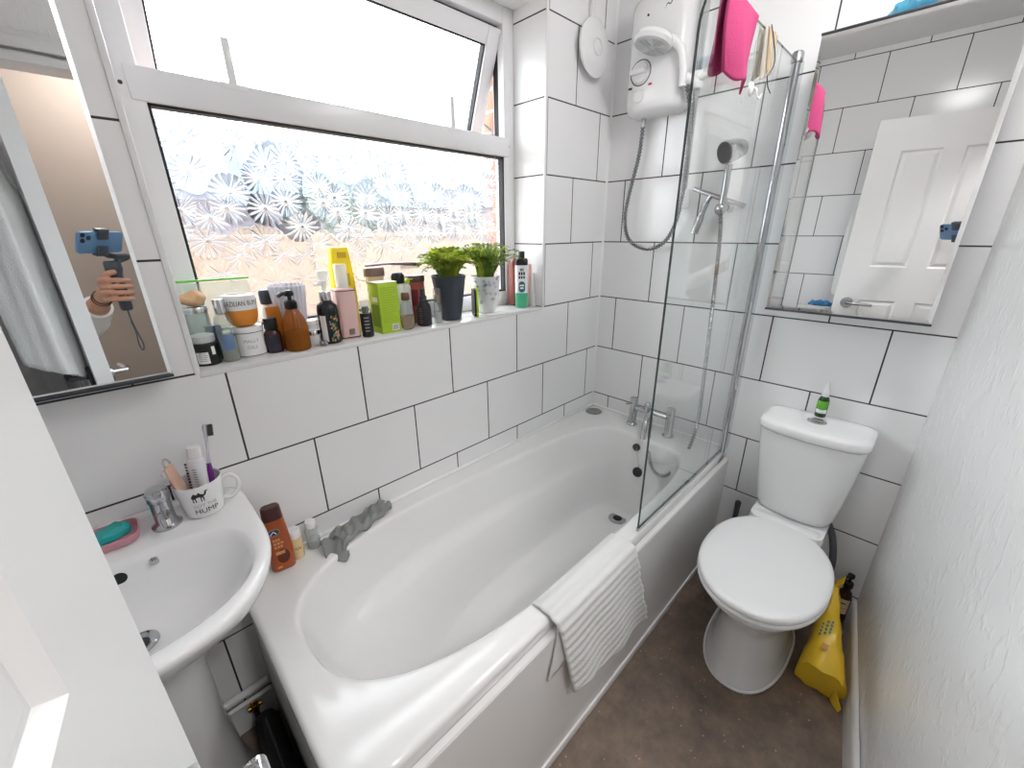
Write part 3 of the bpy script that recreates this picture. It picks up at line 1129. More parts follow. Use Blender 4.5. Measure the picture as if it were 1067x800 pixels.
HDM = Matrix.Translation((-0.098, 0.128, 0.535)) @ Matrix.Rotation(radians(13), 4, 'Y') @ Matrix.Rotation(radians(8), 4, 'X') @ Matrix.Scale(1.1, 4)
hd = MB().lathe([(0.0, 0.022), (0.03, 0.02), (0.056, 0.008), (0.062, -0.006), (0.056, -0.016)], 32, cap0=False, cap1=False)
hd.move(HDM)
hd = hd.build('handset_head', M_sh, rail)
fp = MB().lathe([(0.056, -0.015), (0.05, -0.02), (0.0, -0.021)], 32, cap1=False)
for k in range(12):
    a = k * pi / 6
    fp.tube([(0.012 * cos(a), 0.012 * sin(a), -0.0215), (0.046 * cos(a), 0.046 * sin(a), -0.021)], 0.0022, 6)
fp.move(HDM).build('spray_plate', pm('spray_grey', '#c3c5c7', 0.3), hd)

# chrome hand shower of the bath mixer on its wall bracket behind the glass
hsh = thing('hand_shower', 'chrome hand shower on a wall bracket seen through the glass screen', 'hand shower', (0, -0.535, 1.49))
b = MB().cyl((0, 0, 0.005), (-0.035, 0, 0.005), 0.02, 0.017)
b.ball((-0.062, 0.004, -0.003), 0.021)
b.cyl((-0.03, 0, 0.004), (-0.06, 0.004, 0), 0.012)
b.build('bracket', M_chrome, hsh)
MB().tube([(-0.045, 0.118, 0.072), (-0.05, 0.03, 0.040), (-0.05, -0.072, 0.004)], 0.0085, 14).build('bracket_bar', M_chrome, hsh)
MB().tube(curve_pts([(-0.05, 0.05, 0.045), (-0.052, 0.062, 0.02), (-0.056, 0.075, -0.03), (-0.062, 0.088, -0.085)], 6), [0.009] * 6 + [0.011] * 6 + [0.0145] * 7, 16).build('bracket_lever', M_chrome, hsh)
MB().tube([(-0.062, 0.002, 0.0), (-0.066, -0.002, 0.06), (-0.066, -0.002, 0.14)], [0.012, 0.0115, 0.0125], 16).build('handle', M_chrome, hsh)
hm = MB().use(M_chrome).tube([(-0.03, -0.022, 0.19), (-0.055, -0.012, 0.185), (-0.085, 0.004, 0.176), (-0.094, 0.009, 0.173)], [0.028, 0.034, 0.037, 0.036], 28)
hm.build('head', M_chrome, hsh)
MB().tube([(-0.0935, 0.0085, 0.1735), (-0.0965, 0.0103, 0.1725)], [0.0335, 0.0325], 28).build('spray_face', pm('spray_dark', '#4b4e52', 0.45, bump=(900, 0.6)), hsh)
ribbed([(-0.062, 0.002, -0.018), (-0.065, -0.01, -0.09), (-0.07, -0.022, -0.28), (-0.07, -0.034, -0.58), (-0.075, -0.042, -0.83), (-0.14, -0.038, -0.965), (-0.205, -0.005, -1.045), (-0.21, 0.045, -1.06), (-0.195, 0.085, -1.03), (-0.15, 0.125, -0.95), (-0.10, 0.15, -0.875), (-0.08, 0.165, -0.85)], 0.0072).build('hose', M_hose, hsh)

# round white disc on the wall and its conduit
dsc = thing('extractor_vent', 'round white disc vent on the tiled wall right of the window', 'vent', (-0.178, -0.001, 2.06))
MB().lathe([(0.062, 0.0), (0.062, 0.016), (0.086, 0.018), (0.092, 0.024), (0.092, 0.029), (0.08, 0.036), (0.04, 0.0405), (0.0, 0.041)], 48, cap1=False).move(Matrix.Rotation(radians(90), 4, 'X')).build('cover', M_sh, dsc)
MB().tube([(0.02 * 0 + 0.026 * cos(2 * pi * k / 32), -0.041, 0.026 * sin(2 * pi * k / 32)) for k in range(33)], 0.0014, 6, caps=False).build('centre_ring', pm('vent_ring', '#cfcfd0', 0.3), dsc)
MB().box(-0.012, 0.012, -0.014, 0.0, 0.0, 0.335, 0.003).build('conduit', M_sh, dsc)

# ================================================================ MIRRORS
cab = thing('mirror_cabinet', 'mirrored bathroom cabinet on the end wall above the toilet', 'mirror cabinet', (-0.12, -0.752, 1.168), 0.0159)
MB().box(0.006, 0.112, -0.404, -0.002, 0.002, 0.75, 0.002).build('carcass', M_white_plastic, cab)
MB().box(0.0012, 0.0055, -0.407, 0.0, 0.0, 0.752, 0.0008).build('backing', M_darkgrey, cab)
b = MB()
b.loft([[Vector((x, y, z)) for (y, z) in ((-0.407 + i, 0 + i), (0 - i, 0 + i), (0 - i, 0.752 - i), (-0.407 + i, 0.752 - i))] for x, i in ((0.001, 0.0), (0.0, 0.0), (-0.0010, 0.010))], cap0=False)
b.build('mirror_door', M_mirror, cab, angle=1)
MB().box(-0.004, 0.0055, -0.409, 0.002, -0.006, -0.0002, 0.0008).build('bottom_edge_strip', M_darkgrey, cab)
MB().box(-0.004, 0.0055, -0.409, 0.002, 0.7522, 0.757, 0.0008).build('top_edge_strip', M_darkgrey, cab)
mir = thing('wall_mirror', 'tall frameless mirror on the window wall above the basin', 'mirror', (-1.66, -0.052, 1.143))
MB().box(-0.43, 0.0, 0.004, 0.05, 0.0, 0.82, 0.001).build('backing_board', pm('mirror_edge_white', '#dcdcdc', 0.3), mir)
b = MB()
b.loft([[Vector((x, y, z)) for (x, z) in ((-0.43 + i, i), (0 - i, i), (0 - i, 0.82 - i), (-0.43 + i, 0.82 - i))] for y, i in ((0.0038, 0), (0.0025, 0), (0.0, 0.0065))], cap0=False)
m_ = b.build('mirror_glass', M_mirror, mir, angle=1)
MB().box(-0.432, 0.002, -0.001, 0.052, -0.006, 0.0, 0.0008).build('bottom_rail', M_darkgrey, mir)

# ================================================================ TOILET
wc = thing('toilet', 'white close-coupled toilet with its lid closed', 'toilet', (0, -0.972, 0))


def pan_ring(xb, xf, hw, z, n=2.3, nb=3.0, N=56, mid=0.42):
    cx = lerp(xb, xf, mid)
    P = []
    for i in range(N):
        t = 2 * pi * i / N + 1e-6
        c, s = cos(t), sin(t)
        nn = nb if c > 0 else n
        r = (abs(c) ** nn + abs(s) ** nn) ** (-1 / nn)
        ax = (xb - cx) if c > 0 else (cx - xf)
        P.append(Vector((cx + ax * r * c, hw * r * s, z)))
    return P


MB().loft([pan_ring(-.14, -.574, .122, 0.0), pan_ring(-.14, -.575, .123, .010), pan_ring(-.15, -.566, .115, .022), pan_ring(-.15, -.556, .108, .06), pan_ring(-.15, -.544, .101, .12), pan_ring(-.15, -.536, .098, .18), pan_ring(-.15, -.545, .106, .225),
           pan_ring(-.16, -.578, .130, .275), pan_ring(-.17, -.622, .152, .325), pan_ring(-.18, -.659, .160, .365, 2.3, 2.4), pan_ring(-.18, -.669, .163, .385, 2.3, 2.4), pan_ring(-.18, -.667, .161, .392, 2.3, 2.4), pan_ring(-.19, -.64, .148, .393, 2.3, 2.4)]).build('pan', M_white_gloss, wc, angle=60)
MB().loft([rrect(-.115, 0, .112, .085, .03, .22), rrect(-.115, 0, .112, .10, .03, .34), rrect(-.115, 0, .113, .115, .03, .42), rrect(-.115, 0, .110, .112, .03, .437)]).build('pan_shelf', M_white_gloss, wc, angle=60)


def seat_ring(k, z):
    return pan_ring(-.195 - k, -.684 + k, .177 - k, z, 2.15, 2.25, 72, .5)


MB().loft([seat_ring(.006, .396), seat_ring(.001, .399), seat_ring(0, .404), seat_ring(.001, .410), seat_ring(.008, .413)]).build('seat', M_white_plastic, wc, angle=60)
MB().loft([seat_ring(.008, .4145), seat_ring(.002, .416), seat_ring(0, .421), seat_ring(.001, .429), seat_ring(.006, .434), seat_ring(.016, .4365), seat_ring(.06, .4385), seat_ring(.12, .4395)]).build('seat_lid', M_white_plastic, wc, angle=60)
MB().loft([rrect(-.195, 0, .022, .105, .012, .413), rrect(-.195, 0, .022, .105, .012, .432), rrect(-.193, 0, .015, .10, .012, .441)]).build('seat_hinge', M_white_plastic, wc, angle=60)


MB().tube([Vector((q.x, q.y, .003)) for q in pan_ring(-.14, -.577, .125, 0)] + [Vector((q.x, q.y, .003)) for q in pan_ring(-.14, -.577, .125, 0)][:1], .0045, 8, caps=False).build('base_seal', M_silicone, wc)


def tank_ring(xb, xf, hw, z, n=5):
    cx = (xb + xf) / 2
    P = []
    for i in range(56):
        t = 2 * pi * i / 56 + 1e-6
        c, s = cos(t), sin(t)
        nn = 9 if c > 0 else n
        r = (abs(c) ** nn + abs(s) ** nn) ** (-1 / nn)
        bul = 1.0
        x = cx + (xb - xf) / 2 * r * c
        y = hw * r * s
        if c < 0:
            x -= 0.018 * (1 - (y / hw) ** 2)
        P.append(Vector((x, y, z)))
    return P


MB().loft([tank_ring(-.012, -.135, .095, .438), tank_ring(-.008, -.152, .113, .446), tank_ring(-.008, -.158, .120, .47), tank_ring(-.008, -.168, .131, .55), tank_ring(-.008, -.179, .144, .66), tank_ring(-.008, -.187, .1535, .762)]).build('cistern', M_white_gloss, wc, angle=60)
MB().loft([tank_ring(-.006, -.187, .153, .7645), tank_ring(-.004, -.192, .157, .7665), tank_ring(-.004, -.194, .158, .773), tank_ring(-.004, -.1935, .1575, .790), tank_ring(-.006, -.190, .154, .797), tank_ring(-.02, -.17, .135, .8005), tank_ring(-.05, -.13, .09, .802)]).build('cistern_lid', M_white_gloss, wc, angle=60)
MB().lathe([(0.026, .8), (0.026, .8045), (0.023, .806), (0.0, .805)], 28, c=(-.098, 0.002), sy=1.1, cap1=False).build('flush_button', M_chrome, wc)
MB().lathe([(0.0, .8056), (0.017, .8057), (0.0172, .8062)], 24, c=(-.098, 0.002), sy=1.1, cap0=False).build('flush_button_centre', M_chrome_dull, wc)
MB().tube(curve_pts([(-.07, -.095, .445), (-.10, -.128, .40), (-.14, -.150, .33), (-.15, -.150, .24), (-.13, -.13, .12), (-.11, -.12, .0)], 8), 0.011, 14).build('waste_pipe', M_darkgrey, wc)

tb = thing('toilet_brush', 'dark toilet brush handle in its holder between bath and toilet', 'toilet brush', (-.085, -.790, .0005))
MB().lathe([(.040, 0), (.042, .003), (.037, .10), (.030, .125), (.022, .13), (.020, .122)], 28, cap1=False).build('holder', M_darkgrey, tb)
MB().tube([(0, 0, .03), (0, 0, .34), (0, 0, .371), (0, 0, .377)], [.009, .010, .0115, .008], 16).build('handle', M_darkgrey, tb)

# ================================================================ BASIN
bas = thing('washbasin', 'white pedestal washbasin under the wall mirror', 'washbasin', (-1.84, 0, 0))


def bring(cy, a, bf, bb, nf, nbk, z, N=80, dx=0.0):
    P = []
    for i in range(N):
        t = 2 * pi * i / N + 1e-6
        c, s = cos(t), sin(t)
        n = nbk if s > 0 else nf
        r = (abs(c) ** n + abs(s) ** n) ** (-1 / n)
        P.append(Vector((dx + a * r * c, cy + (bb if s > 0 else bf) * r * s, z)))
    return P


ZB = 0.825
rg = [bring(-.17, .075, .08, .16, 2.5, 4, .66), bring(-.18, .14, .16, .17, 2.5, 5, .69), bring(-.19, .20, .225, .187, 2.5, 6, .735), bring(-.195, .232, .263, .193, 2.5, 7, .775),
      bring(-.198, .2425, .277, .196, 2.5, 8, .803), bring(-.2, .244, .280, .198, 2.5, 9, .815), bring(-.2, .241, .277, .197, 2.5, 9, .8225), bring(-.2, .234, .269, .196, 2.5, 9, ZB),
      bring(-.28, .212, .168, .135, 2.3, 2.6, ZB - .001), bring(-.28, .206, .160, .128, 2.3, 2.6, ZB - .005), bring(-.28, .198, .152, .12, 2.3, 2.6, ZB - .02), bring(-.275, .18, .138, .112, 2.2, 2.5, ZB - .06),
      bring(-.265, .145, .11, .10, 2.1, 2.3, ZB - .105), bring(-.25, .09, .07, .07, 2, 2, ZB - .135), bring(-.24, .04, .035, .035, 2, 2, ZB - .145)]
MB().loft(rg).build('bowl', M_white_gloss, bas, angle=60)
MB().loft([rrect(0, -.012, .205, .011, .006, ZB - .005), rrect(0, -.009, .195, .008, .006, ZB + .004), rrect(0, -.006, .185, .005, .004, ZB + .007)]).build('upstand', M_white_gloss, bas, angle=60)
pr = []
for z, a, bb in ((0.0, .105, .12), (.02, .10, .115), (.10, .082, .10), (.3, .072, .088), (.55, .075, .095), (.64, .082, .105), (.664, .086, .11)):
    pr.append([Vector((a * cos(t) if True else 0, -.13 + (bb * sin(t) if sin(t) < 0 else .085 * spow(sin(t), .5)), z)) for t in [2 * pi * i / 40 for i in range(40)]])
MB().loft(pr).build('pedestal', M_white_gloss, bas, angle=60)
MB().lathe([(0.0, .683), (.012, .6835), (.017, .687), (.026, .690), (.029, .688), (.03, .684)], 28, c=(0, -.24), cap0=False, cap1=False).build('drain', M_chrome, bas)
MB().lathe([(0.0, .6862), (.013, .6865), (.015, .6855)], 20, c=(0, -.24), cap0=False, cap1=False).build('drain_hole', M_black, bas)
MB().tube([(0, -.162, .79), (0, -.152, .79)], .0125, 18).build('overflow_hole', M_black, bas)
MB().tube([(.055, -.168, .797), (.055, -.160, .80)], .008, 16).build('chain_stay', M_chrome, bas)
tp = thing('basin_tap', 'small chrome pillar tap on the basin beside the mug', 'tap', (-1.748, -0.088, ZB - .0005))
MB().lathe([(.027, 0), (.027, .005), (.021, .010), (.0185, .016), (.0185, .060), (.0195, .064)], 28).build('body', M_chrome, tp)
MB().tube([(0, -.008, .034), (.001, -.030, .040), (.002, -.052, .036), (.002, -.056, .028)], [.0115, .0115, .010, .009], 16, flat=.8).build('spout', M_chrome, tp)
b = MB().lathe([(.0195, .0645), (.021, .067), (.021, .082), (.018, .089), (.009, .0925), (0, .093)], 28, cap1=False)
b.build('lever_cap', M_chrome, tp)
MB().tube([(0, -.012, .086), (0, -.034, .090), (0, -.046, .089)], [.008, .007, .005], 12, flat=.5).build('lever', M_chrome, tp)
# pipes in the gap between pedestal and bath
pp = thing('water_pipe', 'white water pipe with a brass valve behind the pedestal', 'pipe', (-1.71, -.025, 0))
MB().tube([(-.14, 0, .17), (.048, 0, .172)], .011, 14).tube([(-.14, 0.0, .135), (.048, 0, .137)], .0075, 12).build('pipe', M_white_plastic, pp)
b = MB().cyl((0.0, -.005, .137), (0, -.005, .09), .009)
b.cyl((-.018, -.005, .11), (.018, -.005, .11), .007).lathe([(.012, .095), (.012, .118)], 6, c=(0, -.005))
b.build('valve', pm('brass', '#c79a4b', 0.25, metal=1.0), pp)
MB().cyl((0, -.005, .09), (0, -.005, 0), .0075).build('riser', M_black, pp)

bb = thing('gap_darkener', 'black bag shape added to darken the gap between pedestal and bath', 'bag', (-1.697, -.25, .0008))  # made-up black bulk that deepens the shade in this gap
b = MB()
b.loft([rrect(0, 0, .026, .17, .022, 0, 6), rrect(0, 0, .031, .18, .026, .02, 6), rrect(.0, 0, .0305, .178, .026, .10, 6), rrect(0, 0, .025, .165, .02, .135, 6), rrect(0, 0, .012, .14, .011, .148, 6)])
bmesh.ops.subdivide_edges(b.bm, edges=b.bm.edges[:], cuts=1, use_grid_fill=True)
for v in b.bm.verts:
    if v.co.z > .01:
        v.co.x += .002 * sin(v.co.y * 60 + v.co.z * 50)
b.build('bag', pm('gap_black', '#141517', .6, bump=(200, .4)), bb, angle=60)
MB().tube([(0, -.13, .149), (0, .13, .149)], .0025, 8).build('zip', M_darkgrey, bb)

# radiator behind the door, seen only in the mirror
rad = thing('radiator', 'white panel radiator on the left wall, seen in the cabinet mirror', 'radiator', (XL, -0.84, 0.338))
b = MB()
b.box(.035, .043, -.29, .29, 0, .57, .003).box(.077, .085, -.29, .29, 0, .57, .003)
for k in range(17):
    y = -.272 + k * .034
    b.tube([(.085, y, .03), (.085, y, .54)], .006, 6)
b.build('panel', M_paint, rad)
b = MB()
for k in range(18):
    y = -.2835 + k * .0335
    b.box(.04, .082, y - .010, y + .010, .566, .578, .002)
b.box(.034, .038, -.29, .29, .56, .58).box(.083, .087, -.29, .29, .56, .58)
b.build('top_grille', M_paint, rad)
for y in (-.2, .2):
    MB().box(0, .036, y - .015, y + .015, .1, .45, .002).build('bracket', M_paint, rad)
# ================================================================ THINGS ON THE WINDOW SILL
SZ = WZ0
M_amber = milky('amber_glass', '#c0701c', 0.4, 0.06)
M_amber_d = milky('amber_liquid', '#3a2214', 0.9, 0.1)
M_paper = pm('paper_white', '#f0efec', 0.55)
M_ink = pm('ink_black', '#26262a', 0.6)
M_grey_ink = pm('ink_grey', '#9a9a9f', 0.6)
M_frost = milky('frosted_white_plastic', '#f2f4f4', 0.55, 0.3)
M_silver = pm('silver_metal', '#c9cbcd', 0.22, metal=1.0)
M_clear = milky('clear_pack', '#d3dad8', 0.2, 0.05)
M_cream = pm('cream_fill', '#efe9e0', 0.5)
G_SILL = 'toiletries on the window sill'


def sill(name, label, cat, x, y, rz=0.0, z=SZ, group=G_SILL):
    return thing(name, label, cat, (x, y, z + 0.0006), rz, group)


def face_ang(x, y):
    return atan2(CAM.y - y, CAM.x - x)


def lines(mat, parent, name, r, ang, z0, z1, n, w, seedv=1):
    """rows of small print on a round pack: thin curved strips"""
    rnd = random.Random(seedv)
    b = MB()
    for i in range(n):
        z = lerp(z1, z0, i / max(1, n - 1))
        ww = w * rnd.uniform(.6, 1)
        hgt = (z1 - z0) / n * 0.42
        for k in range(4):
            a0, a1 = ang + (-.5 + k / 4) * ww / r, ang + (-.5 + (k + 1) / 4) * ww / r
            b.quad((r * cos(a0), r * sin(a0), z), (r * cos(a1), r * sin(a1), z), (r * cos(a1), r * sin(a1), z + hgt), (r * cos(a0), r * sin(a0), z + hgt))
    return b.build(name, mat, parent)


def patch(mat, parent, name, r, ang, w, z0, z1, n=10):
    """a paper label bent round a pack"""
    b = MB()
    for k in range(n):
        a0, a1 = ang + (-.5 + k / n) * w / r, ang + (-.5 + (k + 1) / n) * w / r
        b.quad((r * cos(a0), r * sin(a0), z0), (r * cos(a1), r * sin(a1), z0), (r * cos(a1), r * sin(a1), z1), (r * cos(a0), r * sin(a0), z1))
    bmesh.ops.remove_doubles(b.bm, verts=b.bm.verts[:], dist=1e-6)
    return b.build(name, mat, parent)


# black tub with a glass jar standing on it, pumice on the jar
x, y = -1.578, .072
t = sill('cosmetic_tub', 'black tub with a white label at the left end of the sill', 'tub', x, y)
MB().lathe([(.026, 0), (.0275, .003), (.0275, .05), (.026, .0525), (0, .0525)], 32, cap1=False).build('body', M_black, t)
fa = face_ang(x, y)
patch(M_paper, t, 'paper_label', .0278, fa - .35, .026, .006, .034)
lines(M_grey_ink, t, 'small_print', .0280, fa - .35, .012, .03, 5, .02)
patch(M_paper, t, 'price_sticker', .0278, fa + .55, .008, .026, .046)
t = sill('glass_jar', 'clear glass jar of white powder with a silver lid, standing on the black tub', 'jar', x - .001, y, z=SZ + .0532)
MB().lathe([(.0245, 0), (.0265, .003), (.0265, .066), (.024, .072), (.024, .076)], 32, cap1=False).build('glass', M_clear, t)
MB().lathe([(.024, .002), (.0255, .005), (.0255, .018), (.012, .022), (0, .021)], 28, cap1=False).build('powder', pm('white_powder', '#eeecec', 0.9), t)
MB().lathe([(.0268, .073), (.0275, .075), (.0275, .084), (.026, .0865), (0, .0868)], 32, cap1=False).build('lid', M_silver, t)
t = sill('pumice_stone', 'lumpy beige pumice stone lying on the silver jar lid', 'pumice stone', x + .002, y + .002, z=SZ + .0532 + .0872)
b = MB().ball((0, 0, .0165), .0195, 1.35, 1.0, .85, 26, 18)
for v in b.bm.verts:
    n_ = sin(v.co.x * 190) * .0022 + sin(v.co.y * 260 + 1) * .0018 + sin(v.co.z * 240 + v.co.x * 120) * .002
    v.co += v.co.normalized() * n_
    v.co.z = max(v.co.z, 0.0)
b.build('stone', pm('pumice', '#c8a37d', 0.9, bump=(160, 0.8, 4, .002), vary=0.2), t)

# zip bag behind
t = sill('zip_bag', 'clear zip bag with a green seal, standing behind the jar', 'bag', -1.512, .135)
def bagf(s):
    def f(u, v):
        xx = (u - .5) * .158 * (1 - .12 * v)
        bulge = sin(pi * u) * (.010 * (1 - v) ** .8)
        return Vector((xx, s * (bulge + .0006) + .003 * sin(u * 9 + v * 5) * (1 - v), v * .186))
    return f
b = MB()
b.sheet(bagf(1), 14, 12).sheet(bagf(-1), 14, 12)
b.build('pouch', milky('bag_film', '#e6efe9', 0.16, 0.12), t)
MB().tube([(-.080, 0, .192), (.073, 0, .192)], .0055, 10, flat=.5).build('zip_seal', pm('zip_green', '#62c046', 0.35), t)
MB().box(-.06, .05, -.007, .007, .002, .06, .005).build('contents', pm('bag_contents', '#cfd6c9', 0.7, vary=.15), t)

# clear spray bottle
x, y = -1.530, .062
t = sill('spray_bottle', 'clear spray bottle with a silver cap and blue label, right of the glass jar', 'bottle', x, y)
MB().lathe([(.017, 0), (.0195, .003), (.0195, .105), (.015, .114), (.0085, .118)], 28, cap1=False).build('bottle', M_clear, t)
MB().lathe([(.0175, .002), (.0185, .006), (.0185, .062), (0, .063)], 28, cap1=False).build('liquid', milky('pale_liquid', '#d9dcc9', 0.35, 0.1), t)
patch(milky('blue_label', '#6c87b4', 0.75, 0.4), t, 'label_band', .0197, face_ang(x, y), .03, .03, .07)
MB().lathe([(.0105, .117), (.0125, .119), (.0125, .15), (.011, .153), (0, .1535)], 24, cap1=False).build('cap', M_silver, t)
t = sill('carton', 'small navy blue carton half hidden behind the clear spray bottle', 'carton', -1.548, .108)
MB().box(-.016, .016, -.012, .012, 0, .085, .001).build('box', pm('navy_card', '#3c4f78', 0.5), t)

# white tub and orange tub stacked
x, y = -1.480, .084
t = sill('cream_tub', 'white tub with grey lettering, under the orange body butter tub', 'tub', x, y)
MB().lathe([(.033, 0), (.0355, .003), (.0355, .062), (.0345, .064)], 40).build('body', M_white_plastic, t)
MB().lathe([(.0365, .0645), (.0365, .075), (.035, .0775), (0, .078)], 40, cap1=False).build('lid', M_white_plastic, t)
MB().lathe([(.0357, .0035), (.0357, .005)], 40, cap0=False, cap1=False).lathe([(.0357, .0625), (.0357, .064)], 40, cap0=False, cap1=False).build('rim_line', M_ink, t)
fa = face_ang(x, y)
text('lettering', 'MALLY', .012, M_grey_ink, t, (0, 0, .042), wrap=(.0358, fa + .1))
text('lettering', 'OILS', .012, M_grey_ink, t, (0, 0, .026), wrap=(.0358, fa + .1))
t = sill('body_butter_tub', 'orange body butter tub with black lettering on a white band, stacked on the white tub', 'tub', x - .003, y, z=SZ + .0787)
MB().lathe([(.020, 0), (.028, .004), (.0355, .02), (.0372, .038), (.0372, .042)], 40).build('body', pm('orange_tub', '#d98a35', 0.3), t)
MB().lathe([(.0375, .0425), (.0378, .045), (.0372, .074), (.0355, .078), (.028, .080), (0, .0795)], 40, cap1=False).build('lid', M_white_plastic, t)
text('lettering', 'BRAZILIAN BUM BUM', .0165, M_ink, t, (0, 0, .059), wrap=(.0382, fa + .30), sx=.72)
MB().lathe([(.018, .0797), (.018, .0812), (0, .0815)], 24, sx=1.3, sy=.8, cap1=False).build('lid_print', pm('brown_print', '#8d7263', 0.5), t)

# small brown bottle, orange tube, black pump
x, y = -1.428, .066
t = sill('dropper_bottle', 'small dark brown bottle with a black ribbed cap, left of the amber pump bottle', 'bottle', x, y)
MB().lathe([(.016, 0), (.0195, .002), (.0195, .052), (.014, .061), (.010, .063)], 28).build('bottle', pm('dark_brown_glass', '#3b2320', 0.12), t)
patch(pm('navy_label', '#2c2b3b', 0.5), t, 'paper_label', .0197, face_ang(x, y), .03, .008, .048)
b = MB().lathe([(.0155, .0635), (.0165, .065), (.0165, .088), (.015, .092), (0, .0925)], 36, cap1=False)
b.build('cap', M_black, t)
t = sill('cosmetic_tube', 'orange tube standing behind the small dark brown bottle', 'tube', -1.405, .098, .1)
MB().loft([rrect(0, 0, .019, .014, .012, 0), rrect(0, 0, .019, .014, .012, .02), rrect(0, 0, .018, .013, .012, .05), rrect(0, 0, .021, .0025, .002, .115)]).build('body', pm('orange_plastic', '#e2902f', 0.35), t)
t = sill('pump_bottle', 'black capped bottle in front of the pleated white cup', 'bottle', -1.408, .137)
MB().lathe([(.017, 0), (.018, .003), (.018, .10), (.012, .112), (.011, .118)], 24).build('bottle', M_white_plastic, t)
MB().lathe([(.0145, .118), (.016, .121), (.016, .15), (.013, .156), (0, .157)], 24, cap1=False).build('cap', pm('blue_black', '#2e3542', 0.4), t)
# pleated white cup
t = sill('pleated_cup', 'tall white pleated cup flaring at the top, behind the amber pump bottle', 'cup', -1.357, .1125)
b = MB()
rg = []
for z, r in ((0, .028), (.002, .03), (.08, .037), (.166, .046), (.167, .0445), (.09, .0355), (.01, .028)):
    rg.append([Vector((cos(2 * pi * i / 96) * (r + (.0012 if i % 4 < 2 else -.0012)), sin(2 * pi * i / 96) * (r + (.0012 if i % 4 < 2 else -.0012)), z)) for i in range(96)])
b.loft(rg).build('cup', milky('pleated_plastic', '#dcdbe2', 0.75, 0.25), t, angle=20)

# amber pump bottle
x, y = -1.375, .046
t = sill('pump_bottle', 'amber glass pump bottle with a black pump, half full', 'bottle', x, y)
MB().lathe([(.027, 0), (.031, .003), (.0315, .01), (.0315, .062), (.028, .082), (.019, .102), (.0125, .112), (.0115, .118)], 36, cap1=False).build('bottle', M_amber, t)
MB().lathe([(.027, .002), (.030, .006), (.030, .052), (0, .0525)], 32, cap1=False).build('liquid', M_amber_d, t)
MB().lathe([(.0145, .112), (.0155, .114), (.0155, .131), (.013, .134), (0, .1345)], 28, cap1=False).build('collar', M_black, t)
b = MB().cyl((0, 0, .134), (0, 0, .146), .005).lathe([(.010, .145), (.012, .148), (.0115, .156), (.008, .160), (0, .161)], 24, cap1=False)
b.tube([(0, 0, .153), (-.018, -.004, .153), (-.030, -.007, .147)], [.0065, .0055, .0045], 12)
b.build('pump', M_black, t)
# little white jars
t = sill('cream_jar', 'small frosted white jar right of the amber pump bottle, lowest of the stack', 'jar', -1.325, .075)
MB().lathe([(.018, 0), (.0205, .002), (.0205, .026), (.018, .029)], 28).build('body', M_white_plastic, t)
MB().lathe([(.0205, .0295), (.0205, .038), (.019, .04), (0, .04)], 28, cap1=False).build('lid', M_silver, t)
t = sill('cream_jar', 'smaller white jar stacked on the frosted jar beside the amber pump bottle', 'jar', -1.324, .076, z=SZ + .0406)
MB().lathe([(.016, 0), (.018, .002), (.018, .016), (.0165, .018)], 28).build('body', M_frost, t)
MB().lathe([(.0182, .0185), (.0182, .027), (.017, .029), (0, .0292)], 28, cap1=False).build('lid', M_white_plastic, t)
t = sill('balm_pot', 'tiny grey balm pot at the foot of the black floral pump bottle', 'pot', -1.312, .036)
MB().lathe([(.0095, 0), (.0105, .001), (.0105, .008)], 20).build('pot', pm('balm_grey', '#7d7d80', 0.4), t)
MB().lathe([(.011, .0082), (.011, .0135), (0, .014)], 20, cap1=False).build('lid', M_silver, t)

# black pump bottle with floral label
x, y = -1.279, .058
t = sill('pump_bottle', 'black pump bottle with a silver collar and a floral label', 'bottle', x, y)
MB().lathe([(.025, 0), (.0285, .003), (.0285, .095), (.026, .108), (.016, .119), (.0125, .122)], 32).build('bottle', pm('black_gloss', '#1c1f24', 0.12), t)
fa = face_ang(x, y)
patch(M_paper, t, 'paper_label', .0288, fa - .6, .018, .008, .082)
b = MB()
rnd = random.Random(3)
cols = [pm('leaf_green', '#5f8a45', 0.5), pm('petal_gold', '#c9a64a', 0.5), pm('petal_pink', '#c78f94', 0.5)]
for i in range(46):
    b.use(cols[i % 3])
    a = fa + rnd.uniform(.05, .85)
    z = .010 + .07 * rnd.random() ** 1.4
    r = .0289
    s = rnd.uniform(.0016, .0034)
    b.quad(*[(r * cos(a + s / r * cos(q)), r * sin(a + s / r * cos(q)), z + s * 1.3 * sin(q)) for q in (0, pi / 2, pi, 3 * pi / 2)])
b.build('floral_print', None, t)
MB().lathe([(.0145, .1215), (.0155, .123), (.0155, .145), (.014, .147), (0, .1475)], 28, cap1=False).build('collar', M_silver, t)
b = MB().cyl((0, 0, .147), (0, 0, .165), .006).box(-.014, .014, -.009, .009, .176, .203, .003)
b.tube([(0, 0, .168), (-.016, -.006, .168), (-.027, -.010, .165)], [.007, .006, .005], 12).lathe([(.0105, .160), (.0105, .176)], 20)
b.build('pump', M_frost, t)

